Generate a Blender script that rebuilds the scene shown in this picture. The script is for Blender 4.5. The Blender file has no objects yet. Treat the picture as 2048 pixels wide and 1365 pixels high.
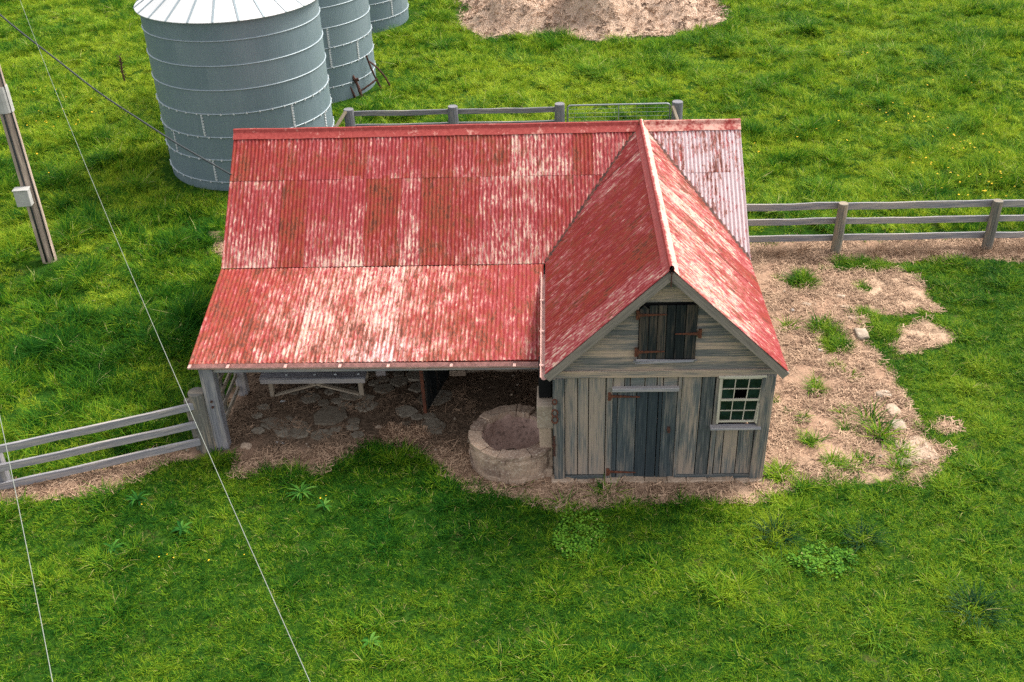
import bpy, math, random
import numpy as np
from mathutils import Vector, Matrix, noise as mnoise
random.seed(7); RS = np.random.RandomState(11)
D = bpy.data; SC = bpy.context.scene; COL = SC.collection
PI = math.pi

# ------------------------------------------------------------------ layout numbers (metres)
W = 3.6                      # cabin width
ZE, ZR = 2.421, 4.263        # eaves and ridge
YR, YB, YS, ZS = 5.764, 3.466, 0.94, 1.93   # main ridge, roof break, skillion eave
XL, XR = -6.342, 3.741
YO, OL = 0.335, 0.10         # gable overhang, cabin eave overhang
FY = 8.35                    # right fence line

# ------------------------------------------------------------------ numpy noise
_tab = np.random.RandomState(3).rand(256, 256)
def vnoise(x, y):
    x = np.asarray(x, float); y = np.asarray(y, float)
    xi = np.floor(x).astype(int); yi = np.floor(y).astype(int)
    fx = x-xi; fy = y-yi; fx = fx*fx*(3-2*fx); fy = fy*fy*(3-2*fy)
    t = lambda a, b: _tab[a & 255, b & 255]
    return (t(xi, yi)*(1-fx)+t(xi+1, yi)*fx)*(1-fy)+(t(xi, yi+1)*(1-fx)+t(xi+1, yi+1)*fx)*fy
def fbm(x, y, o=4):
    s = 0; a = .5; n = 0
    for i in range(o):
        s = s+a*vnoise(x*2**i+17.3*i, y*2**i+9.1*i); n += a; a *= .55
    return s/n
def sstep(a, b, x):
    t = np.clip((np.asarray(x, float)-a)/(b-a), 0, 1); return t*t*(3-2*t)
def sdf(poly, X, Y):                      # negative inside
    P = np.array(poly, float); X = np.asarray(X, float); Y = np.asarray(Y, float)
    d = np.full(X.shape, 1e9); ins = np.zeros(X.shape, bool)
    for i in range(len(P)):
        a = P[i]; b = P[(i+1) % len(P)]; e = b-a
        t = np.clip(((X-a[0])*e[0]+(Y-a[1])*e[1])/(e@e+1e-12), 0, 1)
        d = np.minimum(d, np.hypot(X-a[0]-t*e[0], Y-a[1]-t*e[1]))
        c = (a[1] > Y) != (b[1] > Y)
        ins ^= c & (X < (b[0]-a[0])*(Y-a[1])/(b[1]-a[1]+1e-12)+a[0])
    return np.where(ins, -d, d)

DIRT = [(-10.6,-.65),(-9.23,-.62),(-8.79,-.4),(-8.4,-.26),(-7.82,-.51),(-7.53,.06),(-7.25,.34),(-6.95,.55),(-6.44,.69),(-6.07,.86),(-5.77,.75),(-5.69,.25),(-5.4,.14),(-5.01,.24),(-4.94,.52),(-4.56,.44),(-4.29,.23),(-4.08,.27),(-3.77,.58),(-3.54,.87),(-3.32,.97),(-2.89,.78),(-2.34,.78),(-2.03,.34),(-1.78,-.01),(-1.37,-.31),(-.85,-.36),(-.5,-.56),(0,-.78),(.51,-.72),(1.19,-.64),(1.86,-.61),(2.61,-.61),(3.28,-.62),(3.82,-.41),(4.2,-.21),(4.63,-.15),(5.23,-.12),(5.82,-.13),(6.14,-.21),(6.46,.03),(6.69,.44),(6.93,.72),(6.67,1.02),(6.64,1.47),(6.62,1.94),(6.66,2.6),(6.56,3.3),(6.45,4.03),(6.53,4.42),(6.54,5.02),(6.67,5.64),(6.88,5.51),(7.45,5.45),(8.26,5.64),(8.27,6.25),(8.25,7.13),(7.88,7.43),(7.23,7.33),(7.54,7.88),(8.11,7.86),(8.5,8.0),(13,7.75),(13,8.85),(9.6,8.95),(7.22,8.95),(4.57,8.8),(3.9,8.4),(-6.2,8.4),(-6.35,3),(-6.25,1.05),(-6.55,1.06),(-7.12,.8),(-8.2,.42),(-9.8,-.12),(-10.6,-.35)]
PATCHES = [[(7.21,4.8),(7.9,5.19),(8.34,4.61),(7.91,4.19),(7.4,4.01),(7.48,3.79),(6.98,3.93),(6.95,4.21)],
           [(6.87,1.39),(7.18,1.54),(7.28,1.37),(6.99,1.22)],
           [(-8.75,9.9),(-8.45,10.0),(-7.7,8.5),(-7.9,8.1),(-8.15,8.8)]]
MULCH = [(-3.96,29.62),(-3.5,27.6),(-2.68,26.7),(-.8,26.4),(.3,26.3),(1.88,25.36),(3.5,25.7),(5.71,26.34),(7.36,27.9),(7.2,31),(6.6,35),(3,38),(-2,37),(-3.8,33)]
GTUFT = [(5.67,6.9,.42),(5.82,4.83,.3),(5.74,4.24,.42),(6.93,6.56,.25),(5.64,4.94,.2),(7.38,7.69,.4),(6.8,7.66,.4),(6.8,4.95,.3),(6.62,5.5,.22),(6.95,4.55,.3),(3.9,.02,.2),(5.9,1.2,.13),(4.9,.25,.2),(5.1,2.6,.12),(4.4,5.9,.12),(4.6,1.0,.14),(5.4,1.9,.1)]
_r = random.Random(9)
GTUFT += [(_r.uniform(4.0, 6.3), _r.uniform(.1, 7.6), _r.uniform(.05, .12)) for _ in range(26)]+[(_r.uniform(-9, 3.5), _r.uniform(-.5, .1), _r.uniform(.05, .1)) for _ in range(8)]
SILOS = [(-8.705, 14.94), (-8.42, 21.58), (-8.15, 29.6)]; SR = 2.38

def dirt_mask(X, Y):                     # 1 = bare
    n = (fbm(X*2.3, Y*2.3, 3)-.5)*.5
    d = sdf(DIRT, X, Y)
    for p in PATCHES: d = np.minimum(d, sdf(p, X, Y)+.03)
    m = 1-sstep(-.17, .15, d-.06+n*.6)
    for (x, y, r) in GTUFT:
        q = np.hypot(X-x, (Y-y))/r
        m = m*(1-(1-sstep(.45, 1.1, q+n*1.2)))
    return m
def paddock(X, Y):
    a = sstep(8.9, 10.2, Y)
    b = sstep(6.9, 8.2, -X)*sstep(-.2, .8, Y-(X+6.25)*.32-1.0)
    return np.maximum(a, b)
def gz(X, Y):
    X = np.asarray(X, float); Y = np.asarray(Y, float)
    p = paddock(X, Y)
    z = p*((fbm(X*.55, Y*.55, 3)-.5)*.34+(fbm(X*1.6+4, Y*1.6, 2)-.5)*.14)
    z = z+(1-p)*(fbm(X*1.3, Y*1.3, 3)-.5)*.07*sstep(.1, .9, sdf([(-6.4,.2),(3.9,-.6),(3.9,8.4),(-6.4,8.4)], X, Y))
    for sx, sy in SILOS:
        z = z*sstep(SR-.2, SR+1.2, np.hypot(X-sx, Y-sy))
    return z
def gz1(x, y): return float(gz(np.array([x]), np.array([y]))[0])

# ------------------------------------------------------------------ mesh builder
class MB:
    def __init__(s): s.v = []; s.f = []; s.uv = []; s.tone = []
    def add(s, verts, faces, uvs, tone=.5):
        o = len(s.v); s.v += [tuple(p) for p in verts]; s.tone += [tone]*len(verts)
        for f, u in zip(faces, uvs): s.f.append([i+o for i in f]); s.uv.append(u)
    def box(s, c, size, R=None, tone=.5, jit=0, taper=None):
        hx, hy, hz = [a/2 for a in size]
        vs = [Vector((x*hx, y*hy, z*hz)) for x in (-1, 1) for y in (-1, 1) for z in (-1, 1)]
        if taper: vs = [Vector((p.x*(taper if p.z > 0 else 1), p.y*(taper if p.z > 0 else 1), p.z)) for p in vs]
        if jit: vs = [p+Vector([random.uniform(-jit, jit) for _ in range(3)]) for p in vs]
        F = [(0,1,3,2),(4,6,7,5),(0,4,5,1),(2,3,7,6),(0,2,6,4),(1,5,7,3)]
        ax = [0,0,1,1,2,2]; order = sorted(range(3), key=lambda i: -size[i]); L = order[0]
        uv = []
        for f, a in zip(F, ax):
            o = [i for i in range(3) if i != a]
            vv = L if L in o else o[1]; uu = [i for i in o if i != vv][0]
            uv.append([(vs[i][uu]+a*1.7, vs[i][vv]) for i in f])
        c = Vector(c)
        if R is not None: vs = [R @ p for p in vs]
        s.add([p+c for p in vs], F, uv, tone)
    def beam(s, p0, p1, w, h, tone=.5, jit=0, up=(0, 0, 1)):
        p0 = Vector(p0); p1 = Vector(p1); d = p1-p0; L = d.length; z = d.normalized()
        x = z.cross(Vector(up))
        if x.length < 1e-3: x = Vector((1, 0, 0))
        x.normalize(); y = z.cross(x)
        s.box((p0+p1)/2, (w, h, L), Matrix((x, y, z)).transposed(), tone, jit)
    def tube(s, path, r, n=8, caps=True, tone=.5, wob=0):
        path = [Vector(p) for p in path]; rr = r if isinstance(r, (list, tuple)) else [r]*len(path)
        rings = []; L = 0; o = len(s.v); vs = []; ls = []
        for i, p in enumerate(path):
            d = (path[min(i+1, len(path)-1)]-path[max(i-1, 0)]).normalized()
            a = d.cross(Vector((0, 0, 1)) if abs(d.z) < .95 else Vector((1, 0, 0))).normalized(); b = d.cross(a)
            if i: L += (p-path[i-1]).length
            ls.append(L)
            for k in range(n):
                t = 2*PI*k/n; q = rr[i]*(1+random.uniform(-wob, wob))
                vs.append(p+a*math.cos(t)*q+b*math.sin(t)*q)
        F = []; U = []
        for i in range(len(path)-1):
            for k in range(n):
                k2 = (k+1) % n
                F.append((i*n+k, i*n+k2, (i+1)*n+k2, (i+1)*n+k))
                c = 2*PI*rr[0]/n
                U.append([(k*c, ls[i]), ((k+1)*c, ls[i]), ((k+1)*c, ls[i+1]), (k*c, ls[i+1])])
        if caps:
            F.append(tuple(range(n-1, -1, -1))); m = len(path)-1
            F.append(tuple(m*n+k for k in range(n)))
            cu = [(.5+rr[0]*math.cos(2*PI*k/n), rr[0]*math.sin(2*PI*k/n)*.15) for k in range(n)]
            U.append(cu[::-1]); U.append(cu)
        s.add(vs, F, U, tone)
    def lathe(s, c, prof, n=48, wob=0, a0=0, tone=.5):
        vs = []; F = []; U = []; m = len(prof); L = [0]
        for i in range(1, m): L.append(L[-1]+math.dist(prof[i], prof[i-1]))
        for k in range(n):
            t = a0+2*PI*k/n
            for (r, z) in prof:
                w = 1+wob*(mnoise.noise((math.cos(t)*2.2, math.sin(t)*2.2, z*3+r))) if wob else 1
                vs.append((c[0]+r*w*math.cos(t), c[1]+r*w*math.sin(t), c[2]+z))
        R0 = max(p[0] for p in prof)
        for k in range(n):
            k2 = (k+1) % n; u0 = 2*PI*R0*k/n; u1 = 2*PI*R0*(k+1)/n
            for i in range(m-1):
                F.append((k*m+i, k2*m+i, k2*m+i+1, k*m+i+1)); U.append([(u0, L[i]), (u1, L[i]), (u1, L[i+1]), (u0, L[i+1])])
        s.add(vs, F, U, tone)
    def rock(s, c, size, seed=0, rz=0, n=10, flat=.6):
        vs = []; F = []; U = []; m = n; k_ = 2*n
        for i in range(m+1):
            ph = PI*i/m
            for k in range(k_):
                th = 2*PI*k/k_
                p = Vector((math.sin(ph)*math.cos(th), math.sin(ph)*math.sin(th), math.cos(ph)))
                q = Vector([math.copysign(abs(a)**flat, a) for a in p])
                q *= 1+.22*mnoise.noise(p*1.6+Vector((seed*3.1, 0, 0)))+.07*mnoise.noise(p*5+Vector((0, seed, 0)))
                x, y = q.x*size[0]/2, q.y*size[1]/2
                vs.append((c[0]+x*math.cos(rz)-y*math.sin(rz), c[1]+x*math.sin(rz)+y*math.cos(rz), c[2]+q.z*size[2]/2))
        for i in range(m):
            for k in range(k_):
                k2 = (k+1) % k_; F.append((i*k_+k, (i+1)*k_+k, (i+1)*k_+k2, i*k_+k2)); U.append([(0, 0)]*4)
        s.add(vs, F, U, .5)
    def build(s, name, mat, parent=None, bevel=0, smooth=False, loc=None):
        me = D.meshes.new(name); me.from_pydata(s.v, [], s.f); me.validate(verbose=False)
        if len(me.polygons) == len(s.f):
            ul = me.uv_layers.new(name='UVMap'); flat = [c for f in s.uv for p in f for c in p]
            ul.data.foreach_set('uv', flat)
        a = me.attributes.new('tone', 'FLOAT', 'POINT'); a.data.foreach_set('value', s.tone)
        return link(name, me, mat, parent, bevel, smooth, loc)
def link(name, me, mat, parent=None, bevel=0, smooth=False, loc=None):
    o = D.objects.new(name, me); COL.objects.link(o)
    if mat: me.materials.append(mat)
    if smooth: me.polygons.foreach_set('use_smooth', [True]*len(me.polygons))
    if bevel:
        b = o.modifiers.new('Bevel', 'BEVEL'); b.width = bevel; b.segments = 1; b.limit_method = 'ANGLE'
    if parent is not None:
        o.parent = parent
        if parent.name in EMP: o.matrix_parent_inverse = Matrix.Translation(-parent.location)
        elif parent.parent is not None: o.matrix_parent_inverse = Matrix.Identity(4)
    return o
EMP = {}
def thing(name, label, cat, loc, group=None):
    o = D.objects.new(name, None); COL.objects.link(o); o.location = loc; o['label'] = label; o['category'] = cat
    o.empty_display_size = .2
    if group: o['group'] = group
    EMP[o.name] = o; return o
def tag(o, label, cat, group=None):
    o['label'] = label; o['category'] = cat
    if group: o['group'] = group
    return o

# ------------------------------------------------------------------ node shorthand
class N:
    def __init__(s, name):
        s.m = D.materials.new(name); s.m.use_nodes = True; s.t = s.m.node_tree; s.t.nodes.clear()
        s.out = s.n('ShaderNodeOutputMaterial')
    def n(s, typ, props=None, **inp):
        d = s.t.nodes.new(typ)
        for k, v in (props or {}).items(): setattr(d, k, v)
        for k, v in inp.items():
            key = int(k[1:]) if k[0] == 'i' and k[1:].isdigit() else k.replace('_', ' ')
            s.set(d.inputs[key], v)
        return d
    def set(s, sock, v):
        if isinstance(v, bpy.types.NodeSocket): s.t.links.new(v, sock)
        elif isinstance(v, bpy.types.Node): s.t.links.new(v.outputs[0], sock)
        else:
            if sock.type == 'RGBA' and len(v) == 3: v = (*v, 1)
            sock.default_value = v
    def math(s, op, a, b=0., c=0., clamp=False):
        d = s.n('ShaderNodeMath', dict(operation=op, use_clamp=clamp)); s.set(d.inputs[0], a); s.set(d.inputs[1], b); s.set(d.inputs[2], c); return d.outputs[0]
    def noise(s, vec, scale=1., detail=4., rough=.55, dist=0., out=0):
        return s.n('ShaderNodeTexNoise', Vector=vec, Scale=scale, Detail=detail, Roughness=rough, Distortion=dist).outputs[out]
    def mapr(s, v, a, b, c=0., d=1., smooth=False):
        n = s.n('ShaderNodeMapRange', dict(interpolation_type='SMOOTHSTEP' if smooth else 'LINEAR', clamp=True)); 
        for i, q in enumerate((v, a, b, c, d)): s.set(n.inputs[i], q)
        return n.outputs[0]
    def mix(s, f, a, b, blend='MIX'):
        n = s.n('ShaderNodeMix', dict(data_type='RGBA', blend_type=blend)); s.set(n.inputs[0], f); s.set(n.inputs[6], a); s.set(n.inputs[7], b); return n.outputs[2]
    def xyz(s, x, y, z=0.): return s.n('ShaderNodeCombineXYZ', X=x, Y=y, Z=z).outputs[0]
    def sep(s, v): return s.n('ShaderNodeSeparateXYZ', Vector=v).outputs
    def attr(s, name, typ='GEOMETRY'): return s.n('ShaderNodeAttribute', dict(attribute_name=name, attribute_type=typ)).outputs['Fac']
    def uv(s): return s.sep(s.n('ShaderNodeTexCoord').outputs['UV'])
    def pos(s): return s.n('ShaderNodeNewGeometry').outputs['Position']
    def isl(s): return s.n('ShaderNodeNewGeometry').outputs['Random Per Island']
    def bsdf(s, col, rough=.8, bump=None, bstr=.3, bdist=.01, metal=0., spec=.3, **kw):
        p = s.n('ShaderNodeBsdfPrincipled', Base_Color=col, Roughness=rough, Metallic=metal)
        p.inputs['Specular IOR Level'].default_value = spec
        for k, v in kw.items(): s.set(p.inputs[k.replace('_', ' ')], v)
        if bump is not None:
            b = s.n('ShaderNodeBump', Strength=bstr, Distance=bdist, Height=bump); s.set(p.inputs['Normal'], b.outputs[0])
        s.t.links.new(p.outputs[0], s.out.inputs[0]); return p

def wood(name, dark, mid, tan, tanamt=.45, darkamt=.5, lichen=0.):
    s = N(name); u, v, _ = s.uv(); r = s.isl(); tone = s.attr('tone')
    r10 = s.math('MULTIPLY', r, 97.)
    g = s.noise(s.xyz(s.math('MULTIPLY_ADD', u, 55., r10), s.math('MULTIPLY_ADD', v, 1.6, r10), r10), 1., 5., .65, .3)
    pch = s.noise(s.xyz(s.math('MULTIPLY_ADD', u, 7., r10), s.math('MULTIPLY_ADD', v, 1.1, r10), 2.), 1., 4., .6, .4)
    pc2 = s.noise(s.xyz(s.math('MULTIPLY_ADD', u, 16., r10), s.math('MULTIPLY_ADD', v, 2.3, r10), 7.), 1., 4., .65)
    tb = s.math('MULTIPLY_ADD', s.math('SUBTRACT', tone, .5), .55, s.math('MULTIPLY', s.math('SUBTRACT', r, .5), .16))
    c = s.mix(s.mapr(s.math('ADD', g, tb), .3, .72), dark, mid)
    c = s.mix(s.math('MULTIPLY', s.mapr(s.math('ADD', s.math('ADD', pch, s.math('MULTIPLY', s.math('SUBTRACT', g, .5), .9)), tb), .42, .76, smooth=True), tanamt*1.5, clamp=True), c, tan)
    c = s.mix(s.math('MULTIPLY', s.mapr(s.math('SUBTRACT', pc2, tb), .5, .74, smooth=True), darkamt), c, dark)
    cr = s.mapr(g, .27, .36, 1., 0.)
    c = s.mix(s.math('MULTIPLY', cr, .65), c, (.012, .013, .014))
    if lichen:
        c = s.mix(s.math('MULTIPLY', s.mapr(s.noise(s.pos(), 22., 4.), .62, .7), lichen), c, (.42, .42, .36))
    s.bsdf(c, .88, g, .5, .012, spec=.15); return s.m

def rust(name, c1=(.155, .050, .025), c2=(.06, .024, .016)):
    s = N(name); n = s.noise(s.pos(), 30., 5.)
    s.bsdf(s.mix(s.mapr(n, .35, .65), c2, c1), .85, n, .4, .004); return s.m

def roofmat(name):
    s = N(name); u, v, _ = s.uv(); sr = s.attr('sr'); wb = s.attr('wb'); rb = s.attr('rb')
    so = s.math('MULTIPLY', sr, 53.)
    n1 = s.noise(s.xyz(s.math('MULTIPLY', u, 6.), s.math('MULTIPLY', v, 3.), so), 1., 5., .65, .4)
    n2 = s.noise(s.xyz(s.math('MULTIPLY', u, 22.), s.math('MULTIPLY', v, 3.6), s.math('ADD', so, 3.)), 1., 4., .62, .3)
    n3 = s.noise(s.xyz(s.math('MULTIPLY', u, 15.), s.math('MULTIPLY', v, 2.2), s.math('ADD', so, 9.)), 1., 5., .65)
    n4 = s.noise(s.xyz(s.math('MULTIPLY', u, 2.0), s.math('MULTIPLY', v, 1.6), 1.), 1., 4., .6)
    n5 = s.noise(s.xyz(s.math('MULTIPLY', u, 36.), s.math('MULTIPLY', v, 10.), 8.), 1., 4., .65, .3)
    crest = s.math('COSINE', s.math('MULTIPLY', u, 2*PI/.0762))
    w = s.math('ADD', s.math('MULTIPLY', n1, .20), s.math('MULTIPLY', n2, .44))
    w = s.math('ADD', w, s.math('MULTIPLY', n5, .36))
    w = s.math('ADD', w, s.math('MULTIPLY', crest, .018))
    w = s.math('ADD', w, wb)
    w = s.math('ADD', w, s.math('MULTIPLY', s.math('SUBTRACT', sr, .5), .075))
    w = s.math('ADD', w, s.math('MULTIPLY', s.math('SUBTRACT', n4, .5), .15))
    red = s.mix(s.mapr(n3, .35, .65), (.185, .0175, .014), (.30, .036, .025))
    red = s.mix(s.mapr(s.math('ADD', n1, s.math('MULTIPLY', s.math('SUBTRACT', sr, .5), .5)), .3, .75), red, (.265, .031, .034))
    pink = s.mix(s.mapr(n3, .3, .7), (.33, .056, .058), (.43, .145, .138))
    pale = s.mix(s.mapr(n5, .42, .62), (.52, .30, .275), (.60, .44, .31))
    pale = s.mix(s.mapr(wb, .09, .14), pale, s.mix(n5, (.44, .33, .34), (.60, .51, .51)))
    c = s.mix(s.mapr(w, .485, .55), red, pink)
    c = s.mix(s.mapr(w, .555, .615), c, pale)
    n6 = s.noise(s.xyz(s.math('MULTIPLY', u, 2.6), s.math('MULTIPLY', v, 2.2), s.math('ADD', so, 5.)), 1., 3., .55)
    q = s.math('ADD', s.math('ADD', s.math('MULTIPLY', n3, .5), s.math('MULTIPLY', n5, .5)), rb)
    q = s.math('ADD', q, s.math('MULTIPLY', s.math('SUBTRACT', n6, .5), .34))
    q = s.math('SUBTRACT', q, s.math('MULTIPLY', s.math('SUBTRACT', sr, .45), .06))
    c = s.mix(s.math('MULTIPLY', s.mapr(crest, -.35, -.95), .25), c, (.12, .030, .034))  # shade in the corrugation troughs painted in as dark purple-red
    c = s.mix(s.math('MULTIPLY', s.mapr(q, .50, .56), .75), c, (.235, .052, .020))
    c = s.mix(s.math('MULTIPLY', s.mapr(q, .565, .62), .85), c, (.085, .024, .015))
    s.bsdf(c, .72, s.math('ADD', n2, s.math('MULTIPLY', w, 1.)), .25, .004, spec=.18); return s.m

def stone(name, a, b, c_, sc=3., crack=True, mort=0.):
    s = N(name); p = s.pos(); n = s.noise(p, sc, 6., .62); m = s.noise(p, sc*7, 4., .6)
    c = s.mix(s.mapr(s.math('ADD', n, s.math('MULTIPLY', s.math('SUBTRACT', s.isl(), .5), .35)), .35, .62), a, b); c = s.mix(s.mapr(m, .52, .72), c, c_)
    if mort:
        x, y, z = s.sep(p)
        wz = s.math('MULTIPLY_ADD', s.noise(p, 4., 3.), .10, z)
        br = s.math('PINGPONG', s.math('MULTIPLY', wz, 7.), .5)
        jn = s.mapr(s.math('ADD', br, s.math('MULTIPLY', s.math('SUBTRACT', m, .5), .25)), .02, .11, 1., 0.)
        c = s.mix(s.math('MULTIPLY', jn, mort), c, (.10,.08,.065)); n = s.math('SUBTRACT', n, s.math('MULTIPLY', jn, .8))
    s.bsdf(c, .92, s.math('ADD', n, s.math('MULTIPLY', m, .5)), .7, .03, spec=.15); return s.m

M = {}
M['rail'] = wood('weathered_rail', (.115,.115,.13), (.31,.30,.318), (.45,.38,.32), .35, .25)
M['post'] = wood('weathered_post', (.08,.08,.075), (.23,.21,.175), (.38,.29,.20), .45, .3, .35)
M['board'] = wood('wall_board', (.045,.053,.055), (.175,.18,.172), (.42,.305,.22), .40, .40)
M['door'] = wood('door_board', (.030,.040,.046), (.10,.118,.122), (.30,.24,.185), .28, .45)
M['lap'] = wood('weatherboard', (.085,.09,.09), (.225,.205,.185), (.50,.355,.25), .52, .4)
M['barge'] = wood('barge_board', (.11,.095,.08), (.24,.205,.175), (.32,.26,.21), .3, .2)
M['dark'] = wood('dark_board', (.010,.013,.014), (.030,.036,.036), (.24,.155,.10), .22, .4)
M['pole'] = wood('pole_wood', (.20,.155,.13), (.42,.32,.255), (.58,.45,.35), .5, .15)
M['frame'] = wood('cream_paint', (.36,.32,.25), (.50,.445,.355), (.56,.50,.41), .5, .15)
M['rust'] = rust('rusty_iron'); M['rustdark'] = rust('dark_rust', (.10,.04,.026), (.03,.016,.014))
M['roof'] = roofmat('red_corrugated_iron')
M['stone'] = stone('rough_stone', (.20,.155,.115), (.36,.28,.21), (.46,.39,.31), 3.)
M['pale'] = stone('pale_stone', (.33,.24,.17), (.45,.335,.245), (.25,.175,.125), 4.)
M['flag'] = stone('flagstone', (.155,.128,.095), (.255,.218,.168), (.12,.09,.062), 2.5)
M['trough'] = stone('trough_masonry', (.20,.135,.10), (.37,.26,.185), (.50,.41,.32), 4., mort=0)
M['basin'] = stone('basin_plaster', (.26,.165,.13), (.40,.27,.22), (.12,.08,.065), 2.)
def simple(name, col, rough=.6, metal=0., var=.2, sc=8.):
    s = N(name); n = s.noise(s.pos(), sc, 4.); c2 = tuple(x*(1-var) for x in col)
    s.bsdf(s.mix(s.mapr(n, .3, .7), c2, col), rough, n, .1, .003, metal); return s.m
M['galvroof'] = simple('white_roof_steel', (.60,.60,.59), .5, 0., .15, 1.5)
M['galv'] = simple('galvanised_band', (.28,.33,.35), .45, .2, .15)
M['bolt'] = simple('white_bolt', (.48,.50,.50), .5, 0., .1)
M['steel'] = simple('gate_steel', (.30,.32,.33), .45, .5, .2)
M['wire'] = simple('pale_wire', (.22,.235,.20), .5, 0., .05)
M['cable'] = simple('black_cable', (.035,.040,.042), .6, 0., .2)
M['box'] = simple('meter_box_paint', (.42,.405,.375), .6, 0., .22, 6.)
M['red'] = simple('red_trim', (.36,.050,.040), .6, 0., .5, 12.)
M['gutter'] = simple('gutter_paint', (.62,.36,.31), .6, 0., .45, 14.)
M['flower'] = simple('yellow_petals', (.80,.52,.02), .7, 0., .1)
M['mud'] = simple('dark_mud', (.07,.048,.034), .95, 0., .4)
M['hole'] = simple('shade_and_soot_black', (.006,.006,.006), .95)  # near-black standing in for the unlit inside behind walls; also on the stub
def capmat():
    s = N('ridge_iron'); p = s.pos(); n = s.noise(p, 3.5, 5., .6); m = s.noise(p, 16., 4., .6); wb = s.attr('tone')
    c = s.mix(s.mapr(m, .35, .65), (.26,.030,.024), (.35,.056,.045))
    c = s.mix(s.mapr(s.math('ADD', s.math('ADD', s.math('MULTIPLY', n, .6), s.math('MULTIPLY', m, .4)), s.math('SUBTRACT', wb, .5)), .52, .66), c, (.60,.33,.26))
    c = s.mix(s.mapr(m, .66, .74), c, (.20,.06,.03))
    s.bsdf(c, .6, m, .2, .004); return s.m
M['cap'] = capmat()
def silomat():
    s = N('galvanised_wall'); u, v, _ = s.uv(); r = s.attr('tone')
    n = s.noise(s.xyz(s.math('MULTIPLY', u, 1.1), s.math('MULTIPLY', v, .5), r), 1., 4., .55); m = s.noise(s.xyz(s.math('MULTIPLY', u, 9.), s.math('MULTIPLY', v, 2.), 3.), 1., 4., .6)
    sp = s.noise(s.pos(), 45., 2., .5)
    c = s.mix(s.mapr(s.math('ADD', s.math('MULTIPLY', n, .6), s.math('MULTIPLY', m, .4)), .3, .7), (.098,.145,.166), (.155,.205,.226))
    c = s.mix(s.mapr(sp, .35, .65, 0., .35), c, (.20,.25,.27))
    c = s.mix(s.math('MULTIPLY', s.math('SUBTRACT', r, .5), .5), c, (.42,.46,.47))
    cor = s.math('SINE', s.math('MULTIPLY', u, 2*PI/.068))
    s.bsdf(c, .5, s.math('ADD', cor, s.math('MULTIPLY', m, .4)), .10, .008, .15, .3); return s.m
M['silo'] = silomat()
def glassmat():
    s = N('dirty_glass'); n = s.noise(s.pos(), 6., 4.)
    s.bsdf(s.mix(s.mapr(n, .35, .7), (.003,.010,.009), (.010,.028,.024)), s.mapr(n, .3, .7, .12, .35), None, spec=.3); return s.m
M['glass'] = glassmat()
def valleymat():
    s = N('valley_rust'); n = s.noise(s.pos(), 14., 5.); s.bsdf(s.mix(s.mapr(n, .4, .62), (.035,.018,.014), (.13,.040,.026)), .8, n, .3, .004); return s.m
M['valley'] = valleymat()
def foliage(name, dark, mid, light, dry=(.40,.34,.14), transl=.35, tint=True):
    s = N(name); p = s.pos(); oi = s.n('ShaderNodeObjectInfo').outputs['Random']
    b = s.noise(p, .42, 3., .5); m = s.noise(p, 2.3, 3., .6); f = s.isl()
    t = s.math('ADD', s.math('MULTIPLY', s.math('SUBTRACT', b, .5), 1.0), s.math('MULTIPLY', s.math('SUBTRACT', m, .5), 1.15))
    t = s.math('ADD', t, s.math('MULTIPLY', s.math('SUBTRACT', oi, .5), .6)); t = s.math('ADD', t, s.math('MULTIPLY', s.math('SUBTRACT', f, .5), .95))
    if tint: t = s.math('ADD', t, s.attr('tint', 'INSTANCER'))
    else: t = s.math('ADD', t, .5)
    c = s.mix(s.mapr(t, .05, .5), dark, mid); c = s.mix(s.mapr(t, .5, 1.05), c, light)
    dr = s.math('GREATER_THAN', s.math('ADD', f, s.math('MULTIPLY', oi, .25)), 1.165)
    c = s.mix(s.math('MULTIPLY', dr, .75), c, dry)
    d = s.n('ShaderNodeBsdfPrincipled', Base_Color=c, Roughness=.6); d.inputs['Specular IOR Level'].default_value = .05
    tr = s.n('ShaderNodeBsdfTranslucent', Color=c); mx = s.n('ShaderNodeMixShader', Fac=transl)
    s.t.links.new(d.outputs[0], mx.inputs[1]); s.t.links.new(tr.outputs[0], mx.inputs[2]); s.t.links.new(mx.outputs[0], s.out.inputs[0]); return s.m
M['lawn'] = foliage('lawn_blade', (.014,.076,.007), (.072,.190,.009), (.255,.355,.020))
M['long'] = foliage('paddock_blade', (.017,.090,.008), (.098,.238,.010), (.370,.455,.030), (.58,.52,.24))
M['weed'] = foliage('weed_leaf', (.014,.075,.012), (.045,.155,.018), (.12,.25,.04), transl=.2, tint=False)
M['darkleaf'] = foliage('dark_leaf', (.003,.020,.007), (.006,.032,.010), (.018,.06,.016), transl=.08, tint=False)
M['clover'] = foliage('clover_leaf', (.030,.110,.012), (.090,.230,.020), (.15,.30,.03), transl=.3, tint=False)
def strawmat(name, a, b, c3):
    s = N(name); f = s.isl(); oi = s.n('ShaderNodeObjectInfo').outputs['Random']
    c = s.mix(f, a, b); c = s.mix(s.math('GREATER_THAN', oi, .8), c, c3)
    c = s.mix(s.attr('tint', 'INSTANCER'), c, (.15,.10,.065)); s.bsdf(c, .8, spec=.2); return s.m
M['straw'] = strawmat('dry_straw', (.33,.205,.13), (.56,.375,.245), (.18,.105,.065))
M['chip'] = strawmat('wood_chip', (.36,.23,.15), (.64,.46,.34), (.13,.085,.06))
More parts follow.
